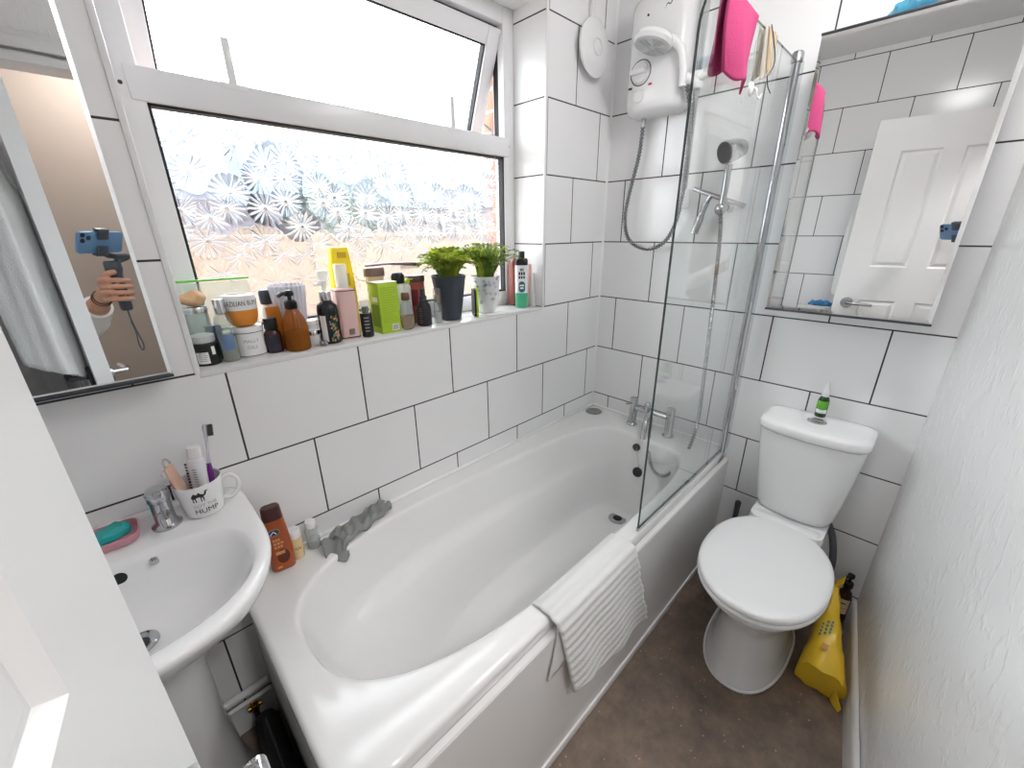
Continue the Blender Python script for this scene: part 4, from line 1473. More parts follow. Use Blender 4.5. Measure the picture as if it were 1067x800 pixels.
# pink spray bottle and yellow bottle behind
x, y = -1.216, .083
t = sill('spray_bottle', 'pale pink square spray bottle in front of the tall yellow bottle', 'bottle', x, y, -.15)
MB().loft([rrect(0, 0, .026, .026, .009, 0), rrect(0, 0, .029, .029, .011, .003), rrect(0, 0, .029, .029, .011, .138), rrect(0, 0, .026, .026, .011, .146), rrect(0, 0, .012, .012, .011, .149)]).build('bottle', milky('pink_plastic', '#e9c6c2', 0.85, 0.2), t)
MB().loft([rrect(0, 0, .0293, .0293, .011, .140), rrect(0, 0, .0288, .0288, .011, .1425)], False, False).loft([rrect(0, 0, .0292, .0292, .011, .003), rrect(0, 0, .0294, .0294, .011, .006)], False, False).build('edge_line', M_ink, t)
MB().box(-.0295, -.0291, -.014, .016, .045, .125).build('label_text_panel', pm('pink_print', '#d3a7a6', 0.6), t)
b = MB()
for i in range(7):
    b.box(-.006 + .0025 * i, -.0047 + .0025 * i, -.0296, -.0292, .012, .030)
b.build('barcode', M_ink, t)
MB().lathe([(.0115, .148), (.0115, .16), (.009, .162)], 20).build('nozzle', M_white_plastic, t)
MB().lathe([(.0175, .1495), (.0175, .212), (.0155, .215), (0, .2155)], 28, cap0=False, cap1=False).build('cap', M_frost, t)
x, y = -1.192, .132
t = sill('sun_lotion_bottle', 'tall bright yellow bottle at the back of the sill against the glass', 'bottle', x, y, .12)
MB().loft([rrect(0, 0, .030, .016, .013, 0), rrect(0, 0, .034, .019, .014, .004), rrect(0, 0, .0365, .020, .015, .12), rrect(0, 0, .034, .018, .014, .20), rrect(0, 0, .029, .014, .010, .255), rrect(0, 0, .0275, .012, .009, .259)]).build('bottle', pm('bright_yellow', '#f3d416', 0.35), t)
MB().box(-.014, .012, -.0195, -.0155, .230, .246).box(-.010, .014, -.0215, -.019, .150, .185).build('printed_panel', pm('ochre_print', '#c3a51f', 0.5), t)

# small black bottle
x, y = -1.172, .048
t = sill('serum_bottle', 'small black bottle with a clear cap between the pink bottle and the green box', 'bottle', x, y)
MB().lathe([(.0155, 0), (.0175, .002), (.0175, .07), (.0165, .072)], 28).build('bottle', M_black, t)
lines(M_grey_ink, t, 'small_print', .0177, face_ang(x, y), .018, .058, 5, .022, 4)
MB().lathe([(.010, .072), (.010, .088), (.008, .092), (0, .093)], 20, cap1=False).build('pump', M_darkgrey, t)
MB().lathe([(.0165, .0725), (.0165, .108), (.015, .110), (0, .1105)], 28, cap0=False, cap1=False).build('cap', M_clear, t)

# lime green carton with open white flap
t = sill('carton', 'lime green carton with its white top flap open', 'carton', -1.096, .070, .05)
M_lime = pm('lime_card', '#a9c832', 0.45)
b = MB().use(M_lime).box(-.034, .034, -.030, .030, 0, .155, .001)
b.build('box', None, t)
b = MB()
for i in range(15):
    b.box(-.026, .026 - (.012 if i % 4 == 3 else .002 * (i % 3)), -.0305, -.0301, .034 + .0075 * i, .0358 + .0075 * i)
b.build('small_print', pm('lime_print', '#8fae25', 0.5), t)
MB().box(-.0345, -.0341, -.024, .02, .02, .09).build('side_print', pm('leaf_dark', '#6e9634', 0.5), t)
MB().box(-.0347, -.0342, -.02, .01, .098, .112).build('side_label', M_paper, t)
MB().box(.002, .026, -.0308, -.0303, .006, .026).build('barcode_patch', M_paper, t)
b = MB()
for i in range(6):
    b.box(.004 + .0034 * i, .0056 + .0034 * i, -.0312, -.0307, .008, .024)
b.build('barcode', M_ink, t)
b = MB()
b.loft([[Vector((-.034 + (-.0), yv, .1555)), Vector((-.034, yv, .157)), Vector((.034, yv, .157)), Vector((.034, yv, .1555))] for yv in (-.03, .03)])
b.loft([[Vector((-.034, yv, .1556)), Vector((-.072, yv, .167)), Vector((-.072, yv, .1684)), Vector((-.034, yv, .157))] for yv in (-.028, .028)])
b.build('top_flap', M_paper, t)

# perfume
x, y = -1.034, .046
t = sill('perfume_bottle', 'oval amber perfume bottle with a brown cap, right of the lime carton', 'bottle', x, y)
MB().lathe([(.016, 0), (.0215, .004), (.0255, .03), (.0245, .055), (.018, .08), (.010, .092), (.009, .095)], 32, sy=.75, cap1=False).build('bottle', M_clear, t)
MB().lathe([(.0145, .003), (.0200, .007), (.0238, .03), (.0235, .045), (0, .046)], 28, sy=.72, cap1=False).build('perfume', milky('perfume_amber', '#b5833e', 0.6, 0.1), t)
MB().lathe([(.0125, .095), (.0135, .097), (.0125, .117), (.011, .119), (0, .1195)], 24, cap1=False).build('cap', pm('brown_cap', '#6b4a35', 0.3), t)

# brown tubs at the back
t = sill('cosmetic_tub', 'wide tub with a flat brown lid behind the lime carton', 'tub', -1.087, .1325)
MB().lathe([(.026, 0), (.030, .003), (.031, .165), (.030, .168)], 36, sy=.72).build('body', pm('ochre_tub', '#c7b08c', 0.4), t)
MB().lathe([(.0335, .1685), (.0345, .171), (.0345, .190), (.032, .194), (0, .1945)], 40, sy=.72, cap1=False).build('lid', pm('brown_lid', '#6d5650', 0.45), t)
x, y = -.944, .128
t = sill('cosmetic_tub', 'red brown tub with a dark brown lid beside the dark plant pot', 'tub', x, y)
MB().lathe([(.028, 0), (.032, .003), (.032, .138), (.031, .14)], 36).build('body', pm('red_brown_tub', '#a9584a', 0.4), t)
patch(pm('dark_red', '#7c2833', 0.5), t, 'paper_label', .0323, face_ang(x, y) - .3, .034, .06, .115)
MB().lathe([(.034, .1405), (.0345, .143), (.0345, .158), (.033, .161), (0, .1615)], 40, cap1=False).build('lid', pm('dark_brown_lid', '#5b4540', 0.4), t)
t = sill('hairbrush', 'brown hairbrush laid across the two brown lids at the back', 'hairbrush', -1.02, .128, 0, SZ + .1955)
MB().tube(curve_pts([(-.095, 0, .006), (-.03, 0, .008), (.03, 0, .006), (.10, -.004, .002)], 8), [.007] * 4 + [.008] * 8 + [.012] * 6 + [.016] * 7, 14, flat=.45).build('handle_back', pm('brown_wood_varnish', '#7b625a', 0.35), t)
b = MB()
for i in range(9):
    for j in (-1, 0, 1):
        b.cyl((.03 + i * .008, -.002 + j * .006, .001), (.03 + i * .008, -.002 + j * .006, -.012), .0006, seg=5)
b.build('bristles', M_black, t)
t = sill('hair_spray_can', 'white can with a round black cap behind the perfume bottle', 'can', -1.022, .102)
MB().lathe([(.018, 0), (.0195, .002), (.0195, .135), (.016, .142)], 28).build('can', M_white_plastic, t)
MB().lathe([(.0205, .1425), (.0215, .146), (.0215, .166), (.016, .176), (0, .178)], 28, cap1=False).build('cap', M_black, t)
t = sill('lotion_bottle', 'white bottle with a lime flip cap behind the black spray bottle', 'bottle', -.992, .110)
MB().loft([rrect(0, 0, .014, .010, .008, 0), rrect(0, 0, .0165, .012, .009, .003), rrect(0, 0, .0165, .012, .009, .128), rrect(0, 0, .012, .009, .008, .137)]).build('bottle', M_white_plastic, t)
MB().box(-.014, .014, -.010, .010, .1375, .149, .003).box(.004, .032, -.008, .008, .149, .153, .001).build('flip_cap', pm('lime_cap', '#b6d243', 0.4), t)

# black spray
x, y = -.962, .056
t = sill('spray_bottle', 'small matt black spray bottle with faint lettering, left of the dark plant pot', 'bottle', x, y)
MB().lathe([(.020, 0), (.0245, .003), (.0245, .055), (.022, .068), (.013, .080), (.0115, .084)], 32).build('bottle', pm('matt_black', '#26232a', 0.5), t)
lines(pm('plum_ink', '#6d6873', 0.6), t, 'lettering', .0247, face_ang(x, y) - .5, .012, .058, 7, .014, 9)
MB().lathe([(.0115, .084), (.0125, .086), (.0125, .098), (.0085, .101), (.0085, .120), (.007, .122), (0, .1225)], 24, cap1=False).build('spray_cap', M_darkgrey, t)
t = sill('perfume_bottle', 'slim clear bottle with a gold neck under a clear cap, beside the dark plant pot', 'bottle', -.903, .06)
MB().lathe([(.0125, 0), (.014, .002), (.014, .066), (.010, .070)], 24, cap1=False).build('bottle', M_clear, t)
MB().lathe([(.0125, .002), (.0125, .038), (0, .0385)], 20, cap1=False).build('liquid', milky('water_liquid', '#e6eef0', 0.3, 0.05), t)
MB().lathe([(.008, .070), (.0085, .072), (.0085, .098), (0, .099)], 20, cap1=False).build('neck', pm('gold_metal', '#c6a46a', 0.25, metal=1), t)
MB().lathe([(.0135, .0705), (.0135, .116), (.0125, .118), (0, .1185)], 24, cap0=False, cap1=False).build('cap', M_clear, t)

# ---------------------------------------------------------------- ferns
def leaf_mat(name, col):
    m, n, out = newmat(name)
    c = hexc(col)
    tc = n.nodes.new('ShaderNodeTexCoord')
    nz = n.nodes.new('ShaderNodeTexNoise')
    nz.inputs['Scale'].default_value = 22
    n.links.new(tc.outputs['Object'], nz.inputs['Vector'])
    rp = n.nodes.new('ShaderNodeValToRGB')
    rp.color_ramp.elements[0].position, rp.color_ramp.elements[1].position = .35, .68
    rp.color_ramp.elements[0].color = (*[x * .55 for x in c], 1)
    rp.color_ramp.elements[1].color = (*[min(1, x * 1.15) for x in c], 1)
    n.links.new(nz.outputs['Fac'], rp.inputs[0])
    d = n.nodes.new('ShaderNodeBsdfDiffuse')
    t_ = n.nodes.new('ShaderNodeBsdfTranslucent')
    for q in (d, t_):
        n.links.new(rp.outputs[0], q.inputs[0])
    mx = n.nodes.new('ShaderNodeMixShader')
    mx.inputs[0].default_value = .45
    n.links.new(d.outputs[0], mx.inputs[1])
    n.links.new(t_.outputs[0], mx.inputs[2])
    n.links.new(mx.outputs[0], out.inputs[0])
    return m


M_leaf1 = leaf_mat('fern_yellow_green', '#b3c24c')
M_leaf2 = leaf_mat('fern_green', '#7d984a')


def fern(parent, z0, R, H, nfr, seedv, mats, thin):
    rnd = random.Random(seedv)
    bs = [MB() for _ in mats]
    for k in range(nfr):
        b = bs[k % len(mats)]
        a = 2 * pi * k / nfr + rnd.uniform(-.3, .3)
        L = rnd.uniform(.5, 1.0)
        reach, hgt = R * L * rnd.uniform(.6, 1.1), H * rnd.uniform(.55, 1.0)
        if sin(a) > .2:
            reach *= .45
        bx_, by_ = cos(a) * R * .22 * rnd.random() ** .5, sin(a) * R * .22 * rnd.random() ** .5
        pts = []
        for i in range(11):
            s = i / 10
            pts.append(Vector((bx_ + cos(a) * reach * .85 * s ** 1.2, by_ + sin(a) * reach * .85 * s ** 1.2, z0 + hgt * (1 - (1 - s) ** 1.8) - .028 * L * s ** 3)))
        b.tube(pts, [.0011 * (1 - .7 * i / 10) for i in range(11)], 5)
        for i in range(1, 11):
            d = (pts[i] - pts[i - 1]).normalized()
            side = d.cross(Vector((0, 0, 1))).normalized()
            up = side.cross(d)
            ll = (.024 if not thin else .018) * (1 - abs(i / 10 - .5) * 1.1) * rnd.uniform(.7, 1.15)
            for sg in (-1, 1):
                for m in (0, .5):
                    p = pts[i].lerp(pts[i - 1], m)
                    tip = p + side * (sg * ll) + d * ll * .55 + up * rnd.uniform(-.004, .006)
                    w = d * (.0048 if not thin else .0032)
                    mid = p.lerp(tip, .5)
                    b.quad(p, mid - w + up * .001, tip, mid + w + up * .001)
    for b, m in zip(bs, mats):
        b.build('fronds', m, parent, angle=180, fix=False)


t = thing('potted_fern', 'yellow green fern in a dark grey tapered pot on the window sill', 'potted plant', (-.835, .079, SZ + .0006))
MB().lathe([(.034, 0), (.038, .002), (.060, .151), (.062, .153), (.062, .156), (.058, .156), (.056, .148)], 40, cap1=False).build('pot', pm('slate_pot', '#3d444e', 0.5), t)
MB().lathe([(.056, .140), (.03, .146), (0, .148)], 28, cap0=False, cap1=False).build('soil', pm('soil', '#3a2f27', 0.95, bump=(120, 1)), t)
fern(t, .145, .165, .115, 84, 5, [M_leaf1, M_leaf1, M_leaf2], False)
x, y = -.655, .088
t = thing('potted_fern', 'darker fern in a white pot with blue flowers on the window sill', 'potted plant', (x, y, SZ + .0006))
MB().lathe([(.028, 0), (.033, .002), (.040, .02), (.050, .06), (.055, .105), (.056, .136), (.0575, .138), (.0555, .139), (.053, .130)], 44, cap1=False).build('pot', pm('glazed_white_pot', '#dcdcdf', 0.2), t)
MB().lathe([(.052, .126), (.02, .132), (0, .132)], 28, cap0=False, cap1=False).build('soil', pm('soil', '#3a2f27'), t)
b = MB()
rnd = random.Random(11)
fa = face_ang(x, y)
cm = [pm('flower_blue', '#5d6f9c', 0.4), pm('flower_grey', '#8d9bb0', 0.4), pm('flower_leaf', '#8fa09a', 0.4)]
for i in range(26):
    b.use(cm[i % 3])
    a = fa + rnd.uniform(-.9, .9)
    z = rnd.uniform(.075, .132) if i < 20 else rnd.uniform(.04, .08)
    r = .0505 + (z - .06) * .11 + .0008 if z < .105 else .0563
    if z < .06:
        r = .0508
    for p in range(4):
        q = a + .0035 / r * cos(p * pi / 2) * 1.2
        zz = z + .0035 * sin(p * pi / 2)
        b.quad(*[((r) * cos(q + .0026 / r * cos(w)), (r) * sin(q + .0026 / r * cos(w)), zz + .0026 * sin(w)) for w in (0, pi / 2, pi, 3 * pi / 2)])
b.build('flower_print', None, t)
fern(t, .128, .15, .145, 74, 8, [M_leaf2, M_leaf2, M_leaf1], True)
# black gadget with lime edge leaning between pots
t = sill('scrubber', 'black pad with a lime green rim wedged between the two fern pots', 'scrubber', -.744, .052, -.5)
b = MB()
b.loft([[Vector((xx, q.x, q.y + .052)) for q in rrect(0, 0, .030, .05, .016, 0)] for xx in (-.005, .004)])
b.build('pad', M_black, t)
b = MB()
rim_ = [Vector((.006, q.x, q.y + .052)) for q in rrect(0, 0, .032, .052, .018, 0, 6)]
b.tube(rim_ + [rim_[0]], .0042, 8, caps=False)
b.build('rim', pm('lime_rubber', '#bfe03a', 0.4), t)
t = sill('leaflet', 'thin white card lying on the sill in front of the white flowered pot', 'card', -.66, .026, -.2)
MB().box(-.035, .035, -.018, .018, 0, .0006).build('card', M_paper, t)

# right end of the sill
x, y = -.483, .060
t = sill('shampoo_bottle', 'white and green bottle with a black cap at the right end of the sill', 'bottle', x, y, -.72)
MB().loft([rrect(0, 0, .022, .016, .013, 0), rrect(0, 0, .025, .018, .015, .004), rrect(0, 0, .026, .018, .015, .06)]).build('lower_body', pm('mint_green', '#4cae86', 0.35), t)
MB().loft([rrect(0, 0, .026, .018, .015, .06), rrect(0, 0, .026, .018, .015, .165), rrect(0, 0, .025, .017, .014, .17)]).build('upper_body', M_white_plastic, t)
MB().loft([rrect(0, 0, .0255, .0175, .0145, .170), rrect(0, 0, .0255, .0175, .0145, .190), rrect(0, 0, .021, .0155, .013, .196)]).build('shoulder', M_black, t)
MB().lathe([(.0125, .196), (.0125, .221), (.0115, .223), (0, .2235)], 24, cap1=False).build('cap', M_black, t)
b = MB()
for (z0, z1, w) in ((.148, .158, .007), (.132, .144, .013), (.118, .128, .013)):
    for k in range(3):
        b.box(-w + k * w * .72, -w + k * w * .72 + w * .5, -.0186, -.0181, z0, z1)
b.build('lettering', M_ink, t)
MB().loft([[Vector((q.x, yy, q.y + .085)) for q in rrect(0, 0, .013, .022, .012, 0)] for yy in (-.0188, -.0180)]).build('teal_emblem', pm('teal_print', '#2b6d78', 0.4), t)
MB().box(-.009, .009, -.0193, -.0188, .088, .094).box(-.007, .007, -.0193, -.0188, .077, .083).build('emblem_text', M_paper, t)
t = sill('shampoo_bottle', 'red brown bottle behind the white and green bottle at the end of the sill', 'bottle', -.462, .122)
MB().lathe([(.021, 0), (.0235, .003), (.0235, .165), (.018, .185), (.011, .193), (0, .194)], 28, cap1=False).build('bottle', pm('mahogany_plastic', '#7b4038', 0.3), t)
t = sill('cosmetic_tube', 'pale grey tube standing at the right end of the sill', 'tube', -.4365, .042, .5)
MB().loft([rrect(0, 0, .0145, .0145, .014, 0), rrect(0, 0, .0145, .0145, .014, .028), rrect(0, 0, .0155, .013, .012, .03), rrect(0, 0, .0175, .002, .0015, .135)]).build('body', pm('pale_grey_tube', '#dad7d6', 0.4), t)
t = sill('card_box', 'pink card box behind the tube at the right end of the sill', 'carton', -.4265, .108, 0)
MB().box(-.005, .005, -.04, .035, 0, .17, .001).build('box', pm('pink_card', '#e3b5ad', 0.55), t)
# ================================================================ TOWELS AND CLOTHS
def terry(name, col):
    return pm(name, col, 0.95, bump=(420, 0.9, 2, .003))


M_mat = terry('white_terry', '#dfe0df')
mat_ = thing('bath_mat', 'white ribbed bath mat draped over the front rim of the bath', 'bath mat', (0, 0, 0))
MP = [(-.600, .49), (-.622, .535), (-.634, .556), (-.66, .560), (-.69, .559), (-.7075, .552), (-.7165, .53), (-.719, .46), (-.722, .36), (-.726, .20)]
ML = [0]
for a, c in zip(MP[:-1], MP[1:]):
    ML.append(ML[-1] + sqrt((a[0] - c[0]) ** 2 + (a[1] - c[1]) ** 2))


def mpath(d):
    for i in range(len(ML) - 1):
        if d <= ML[i + 1] or i == len(ML) - 2:
            t = (d - ML[i]) / (ML[i + 1] - ML[i])
            return lerp(MP[i][0], MP[i + 1][0], t), lerp(MP[i][1], MP[i + 1][1], t)


d_over = ML[6]


def matf(u, v):
    # u along the bath, v over the rim; lower edge runs obliquely
    zb = lerp(.262, .185, u) + .012 * sin(u * 7 + 1) - (.0 if u < .9 else .0)
    total = d_over + (.53 - zb)
    d = v * total
    y, z = mpath(d)
    k = max(0.0, (d - ML[5])) / (total - ML[5])
    xl = lerp(-1.157, -1.098, k)
    xr = lerp(-.80, -.69, k ** 1.1)
    x = lerp(xl, xr, u) + .004 * sin(d * 60) * (1 if u > .95 else 0)
    rib = .0017 * sin(d * 2 * pi / .029)
    wav = .010 * k * (.5 + .5 * sin(u * 5.5 + .6)) + .004 * k * sin(u * 13)
    if d < ML[4]:
        return Vector((x, y, z + rib + .0028))
    return Vector((x, y - rib - wav - .002, z + (rib if k < .12 else 0)))


MB().sheet(matf, 40, 90, .006).build('mat', M_mat, mat_, angle=180)
def foldf(u, v):
    return Vector((-1.150 - .034 * v ** 1.5 + u * (.055 + .02 * v), -.7085 - .004 * v - .003 * sin(u * 3), .535 - v * (.15 - .02 * u)))
MB().sheet(foldf, 8, 14, .004).build('under_fold', M_mat, mat_, angle=180)

M_pink = terry('pink_terry', '#c4467a')
pk = thing('flannel', 'bright pink flannel draped over the top edge of the glass screen', 'flannel', (-.545, -.683, 1.892))
def pinkf(u, v):
    w = lerp(-.085, .10, u)
    if v < .06:
        s = v / .06
        return Vector((w, .010 - .02 * s, .004 + .006 * sin(pi * s)))
    s = (v - .06) / .94
    fold = .016 * sin(u * pi * 1.3) * s ** .5 + .010 * s * (1 - abs(2 * u - .75))
    x = w * (1 - .10 * s) + (.008 * s if u > .5 else -.012 * sin(pi * s))
    return Vector((x, -.011 - fold, .004 - s * (.158 - .02 * abs(u - .5) + .01 * sin(u * 8))))
MB().sheet(pinkf, 26, 26, .005).build('front_fall', M_pink, pk, angle=180)
def pinkb(u, v):
    w = lerp(-.085, .10, u) * (1 - .06 * v)
    return Vector((w - .01 * v, .010 + .022 * sin(u * pi) * v ** .5 + .008 * sin(u * 7) * v, .004 - v * (.12 + .02 * sin(u * 5))))
MB().sheet(pinkb, 20, 18, .005).build('back_fall', M_pink, pk, angle=180)

st = thing('mesh_pouch', 'cream mesh pouch with a dark drawstring hanging on the glass screen edge', 'pouch', (-.335, -.683, 1.892))
def pouchf(s):
    def f(u, v):
        w = lerp(-.05, .05, u) * (1 - .25 * v)
        return Vector((w, s * (.008 + .012 * sin(u * pi) * v) - .003 * sin(u * 14) * v, .003 - v * (.115 - .03 * u)))
    return f
MB().sheet(pouchf(-1), 16, 14, .0015).build('pouch', milky('cream_mesh', '#dcd6cb', 0.5, 0.8), st, angle=180)
MB().sheet(pouchf(1), 16, 14, .0015).build('pouch_back', milky('cream_mesh', '#dcd6cb', 0.5, 0.8), st, angle=180)
def striph(x0, x1):
    return lambda u, v: Vector((lerp(x0, x1, u) * (1 - .25 * v), -.0095 - .013 * sin(pi * (lerp(x0, x1, u) + .05) / .1) * v, .003 - v * .09))
MB().sheet(striph(-.03, -.012), 4, 10).build('stripe', pm('tan_tape', '#bfa884', 0.8), st, angle=180)
MB().sheet(striph(.012, .03), 4, 10).build('stripe', pm('tan_tape', '#bfa884', 0.8), st, angle=180)
MB().tube(curve_pts([(-.032, -.014, .004), (-.028, -.024, -.03), (-.01, -.028, -.06), (-.012, -.028, -.085), (-.035, -.026, -.105), (-.02, -.026, -.125), (.01, -.026, -.135)]), .0013, 6).build('drawstring', pm('dark_cord', '#4a4442', 0.8), st)
hk = thing('suction_hook', 'small white suction hook on the glass screen below the pink flannel', 'hook', (-.41, -.6865, 1.755))
MB().lathe([(.016, 0), (.014, .004), (.005, .008), (0, .0085)], 20, cap1=False).move(Matrix.Rotation(radians(90), 4, 'X')).build('cup', M_white_plastic, hk)
MB().tube(curve_pts([(0, -.007, 0), (0, -.014, -.004), (.004, -.016, -.018), (.012, -.020, -.022), (.016, -.024, -.012)], 6), .003, 8).build('hook', M_white_plastic, hk)

M_gcloth = pm('grey_cloth', '#8d908e', 0.95, bump=(300, .8))
gc = thing('cleaning_cloth', 'crumpled grey cloth lying on the back ledge of the bath', 'cloth', (-1.33, -.045, .553))
def clothf(u, v):
    # a loosely folded cloth: lengthwise pleats, the left end slumping over the rim
    xx = lerp(-.085, .108, u) + .010 * sin(v * 7)
    yc = lerp(-.030, .024, u ** .8)
    wd = lerp(.060, .046, u) * (1 - .18 * sin(u * pi * 2.2) ** 2)
    yy = yc + (v - .5) * 2 * wd * .8
    pile = (1 - abs(2 * v - 1) ** 2.5) * (.030 + .006 * sin(u * 9))
    z = pile * .62 + .008 * abs(sin(v * 9 + u * 5)) + .005 * sin(u * 22 + v * 6) + .006 * sin(u * 37 - v * 13) * (1 - abs(2 * v - 1))
    return Vector((xx, min(yy, .040), max(.0025, z)))
MB().sheet(clothf, 60, 36, .0025).build('cloth', M_gcloth, gc, angle=180)
def flap(u, v):
    w = 1 - .15 * v
    z = .020 - .010 * v - .052 * max(0, v - .35) + .005 * sin(u * 9 + v * 4)
    return Vector((-.088 + (u - .5) * .075 * w - .012 * v, -.022 - .062 * v + .006 * sin(u * 7), z))
MB().sheet(flap, 22, 18, .0025).build('loose_corner', M_gcloth, gc, angle=180)
def flap2(u, v):
    return Vector((-.115 + .05 * u, -.015 - .018 * v * u + .006 * sin(u * 8), .003 + .016 * sin(u * pi) + .004 * sin(v * 8)))
MB().sheet(flap2, 14, 8, .0025).build('folded_edge', M_gcloth, gc, angle=180)

# ================================================================ BASIN THINGS
x, y = -1.677, -.085
mug = thing('mug', 'white mug printed with a black camel, standing on the basin', 'mug', (x, y, ZB + .0004))
MB().lathe([(.030, 0), (.036, .002), (.039, .02), (.043, .055), (.0455, .080), (.0445, .082), (.0425, .080), (.040, .05), (.035, .008), (0, .006)], 48, cap1=False).build('body', M_white_gloss, mug)
h0 = .25
hp = curve_pts([(.040, 0, .068), (.060, 0, .074), (.073, 0, .058), (.070, 0, .034), (.054, 0, .018), (.0385, 0, .02)], 8)
MB().tube([(cos(h0) * p[0], -sin(h0) * p[0], p[2]) for p in hp], .0062, 12, flat=.75).build('handle', M_white_gloss, mug)
fa = face_ang(x, y)
camel = [(-1.0, .1), (-.92, .45), (-.8, .62), (-.62, .95), (-.45, .68), (-.28, .64), (-.08, 1.0), (.12, .66), (.3, .5), (.42, .42), (.55, .55), (.62, .9), (.7, 1.06), (.86, 1.08), (1.08, .98), (1.06, .9), (.86, .88), (.80, .62), (.72, .32), (.55, .12), (.4, .05),
         (.42, -.3), (.40, -.8), (.5, -.9), (.30, -.9), (.28, -.35), (.2, -.02), (.12, -.35), (.14, -.9), (0, -.9), (.02, -.3), (0, .02), (-.4, .02), (-.5, -.2), (-.46, -.9), (-.6, -.9), (-.62, -.3), (-.7, -.1), (-.8, -.3), (-.76, -.9), (-.9, -.9), (-.9, -.2), (-.95, .0)]
bm_ = bmesh.new()
cf = bm_.faces.new([bm_.verts.new((p[0] * .0160, p[1] * .0130, 0)) for p in camel])
bmesh.ops.triangulate(bm_, faces=[cf])
bmesh.ops.subdivide_edges(bm_, edges=[e for e in bm_.edges if e.calc_length() > .004], cuts=1)
for v in bm_.verts:
    z = .057 + v.co.y
    r = .0392 + (z - .02) * .118 + .0007
    a = fa - .10 + v.co.x / r
    v.co = Vector((r * cos(a), r * sin(a), z))
me = bpy.data.meshes.new('camel_print')
bm_.to_mesh(me)
bm_.free()
me.materials.append(M_ink)
o = bpy.data.objects.new('camel_print', me)
COL.objects.link(o)
o.parent = mug
text('lettering', 'GOT THE', .0105, M_grey_ink, mug, (0, 0, .034), wrap=(.0418, fa + .02))
text('lettering', 'HUMP', .0165, M_ink, mug, (0, 0, .0195), wrap=(.0404, fa + .03))


def stand(name, label, cat, base, top, roll=0.0):
    """a thing leaning inside the mug: local z runs from base to top"""
    o = thing(name, label, cat, base)
    d = (Vector(top) - Vector(base)).normalized()
    o.rotation_mode = 'QUATERNION'
    o.rotation_quaternion = d.to_track_quat('Z', 'Y') @ Matrix.Rotation(roll, 4, 'Z').to_quaternion()
    return o


t = stand('toothpaste_tube', 'white toothpaste tube standing cap up in the camel mug', 'toothpaste', (x - .002, y + .004, ZB + .0115), (x + .012, y + .015, ZB + .155), 3.14)
L = .118
t.scale = (1.15, 1.1, 1.0)
MB().loft([rrect(0, 0, .020, .0015, .001, 0), rrect(0, 0, .019, .006, .005, .03), rrect(0, 0, .0165, .011, .010, .08), rrect(0, 0, .0145, .0135, .0125, L - .006), rrect(0, 0, .008, .008, .0078, L)]).build('tube', pm('toothpaste_white', '#e2e4e8', 0.35), t)
MB().lathe([(.0115, L), (.0125, L + .002), (.0115, L + .024), (.0, L + .0245)], 24, cap1=False).build('cap', M_white_plastic, t)
b = MB()
rnd = random.Random(5)
cols = [pm('print_red', '#8f3a44', .5), M_ink, pm('print_slate', '#59626e', .5)]
for sgn in (1, -1):
    for i in range(9):
        b.use(cols[(i * 2) % 3])
        z = .045 + i * .0072
        yy = sgn * (.0092 + (z - .03) * .066 + .0006)
        b.quad((-.012, yy, z), (-.012 + .0055, yy, z), (-.012 + .0055, yy, z + .005), (-.012, yy, z + .005))
b.build('lettering', None, t)
b = MB()
for sgn in (1, -1):
    for i in range(8):
        z = .05 + i * .006
        yy = sgn * (.0092 + (z - .03) * .066 + .0006)
        b.quad((.002, yy, z), (.011, yy, z), (.011, yy, z + .0025), (.002, yy, z + .0025))
b.build('small_print', pm('print_bluegrey', '#8f9cae', .5), t)

t = stand('toothbrush', 'purple toothbrush with black bristles standing in the camel mug', 'toothbrush', (x + .016, y + .002, ZB + .0112), (x + .042, y + .02, ZB + .185), 2.7)
MB().tube([(0, 0, 0), (0, 0, .02), (0, .001, .07), (0, 0, .095)], [.0045, .0065, .0068, .004], 12).build('handle', pm('purple_plastic', '#6b2a80', 0.3), t)
MB().tube([(0, 0, .094), (0, 0, .125), (0, 0, .15), (0, 0, .182), (0, 0, .186)], [.0038, .0026, .0035, .006, .003], 12, flat=.6).build('neck', milky('clear_brush', '#d5d3d8', 0.5, .15), t)
b = MB()
for i in range(6):
    for j in (-1, 0, 1):
        b.cyl((j * .0036, .003, .160 + i * .0044), (j * .0038, .0135, .160 + i * .0044), .0017, .0019, 7)
b.build('bristles', M_black, t)

t = stand('razor_pack', 'pink disposable razor in its clear pack standing in the camel mug', 'razor', (x - .02, y - .004, ZB + .0118), (x - .040, y + .012, ZB + .13), .2)
MB().box(-.016, .016, -.0025, .0025, 0, .118, .002).build('backing_card', pm('razor_card', '#d9b39f', 0.5, vary=.15), t)
MB().tube([(.004, -.007, .01), (.002, -.008, .06), (-.002, -.008, .085)], [.006, .0075, .005], 12).build('razor_handle', pm('razor_pink', '#d9546f', 0.3), t)
MB().box(-.018, .016, -.011, -.003, .098, .112, .002).build('razor_head', M_white_plastic, t)
MB().box(-.015, .013, -.0125, -.011, .101, .108).build('blade', M_darkgrey, t)
MB().tube([(.012 * cos(a), 0.0, .118 + .016 * sin(a)) for a in [pi * k / 16 for k in range(17)]], .0028, 8, flat=.6).build('hanger', M_clear, t)

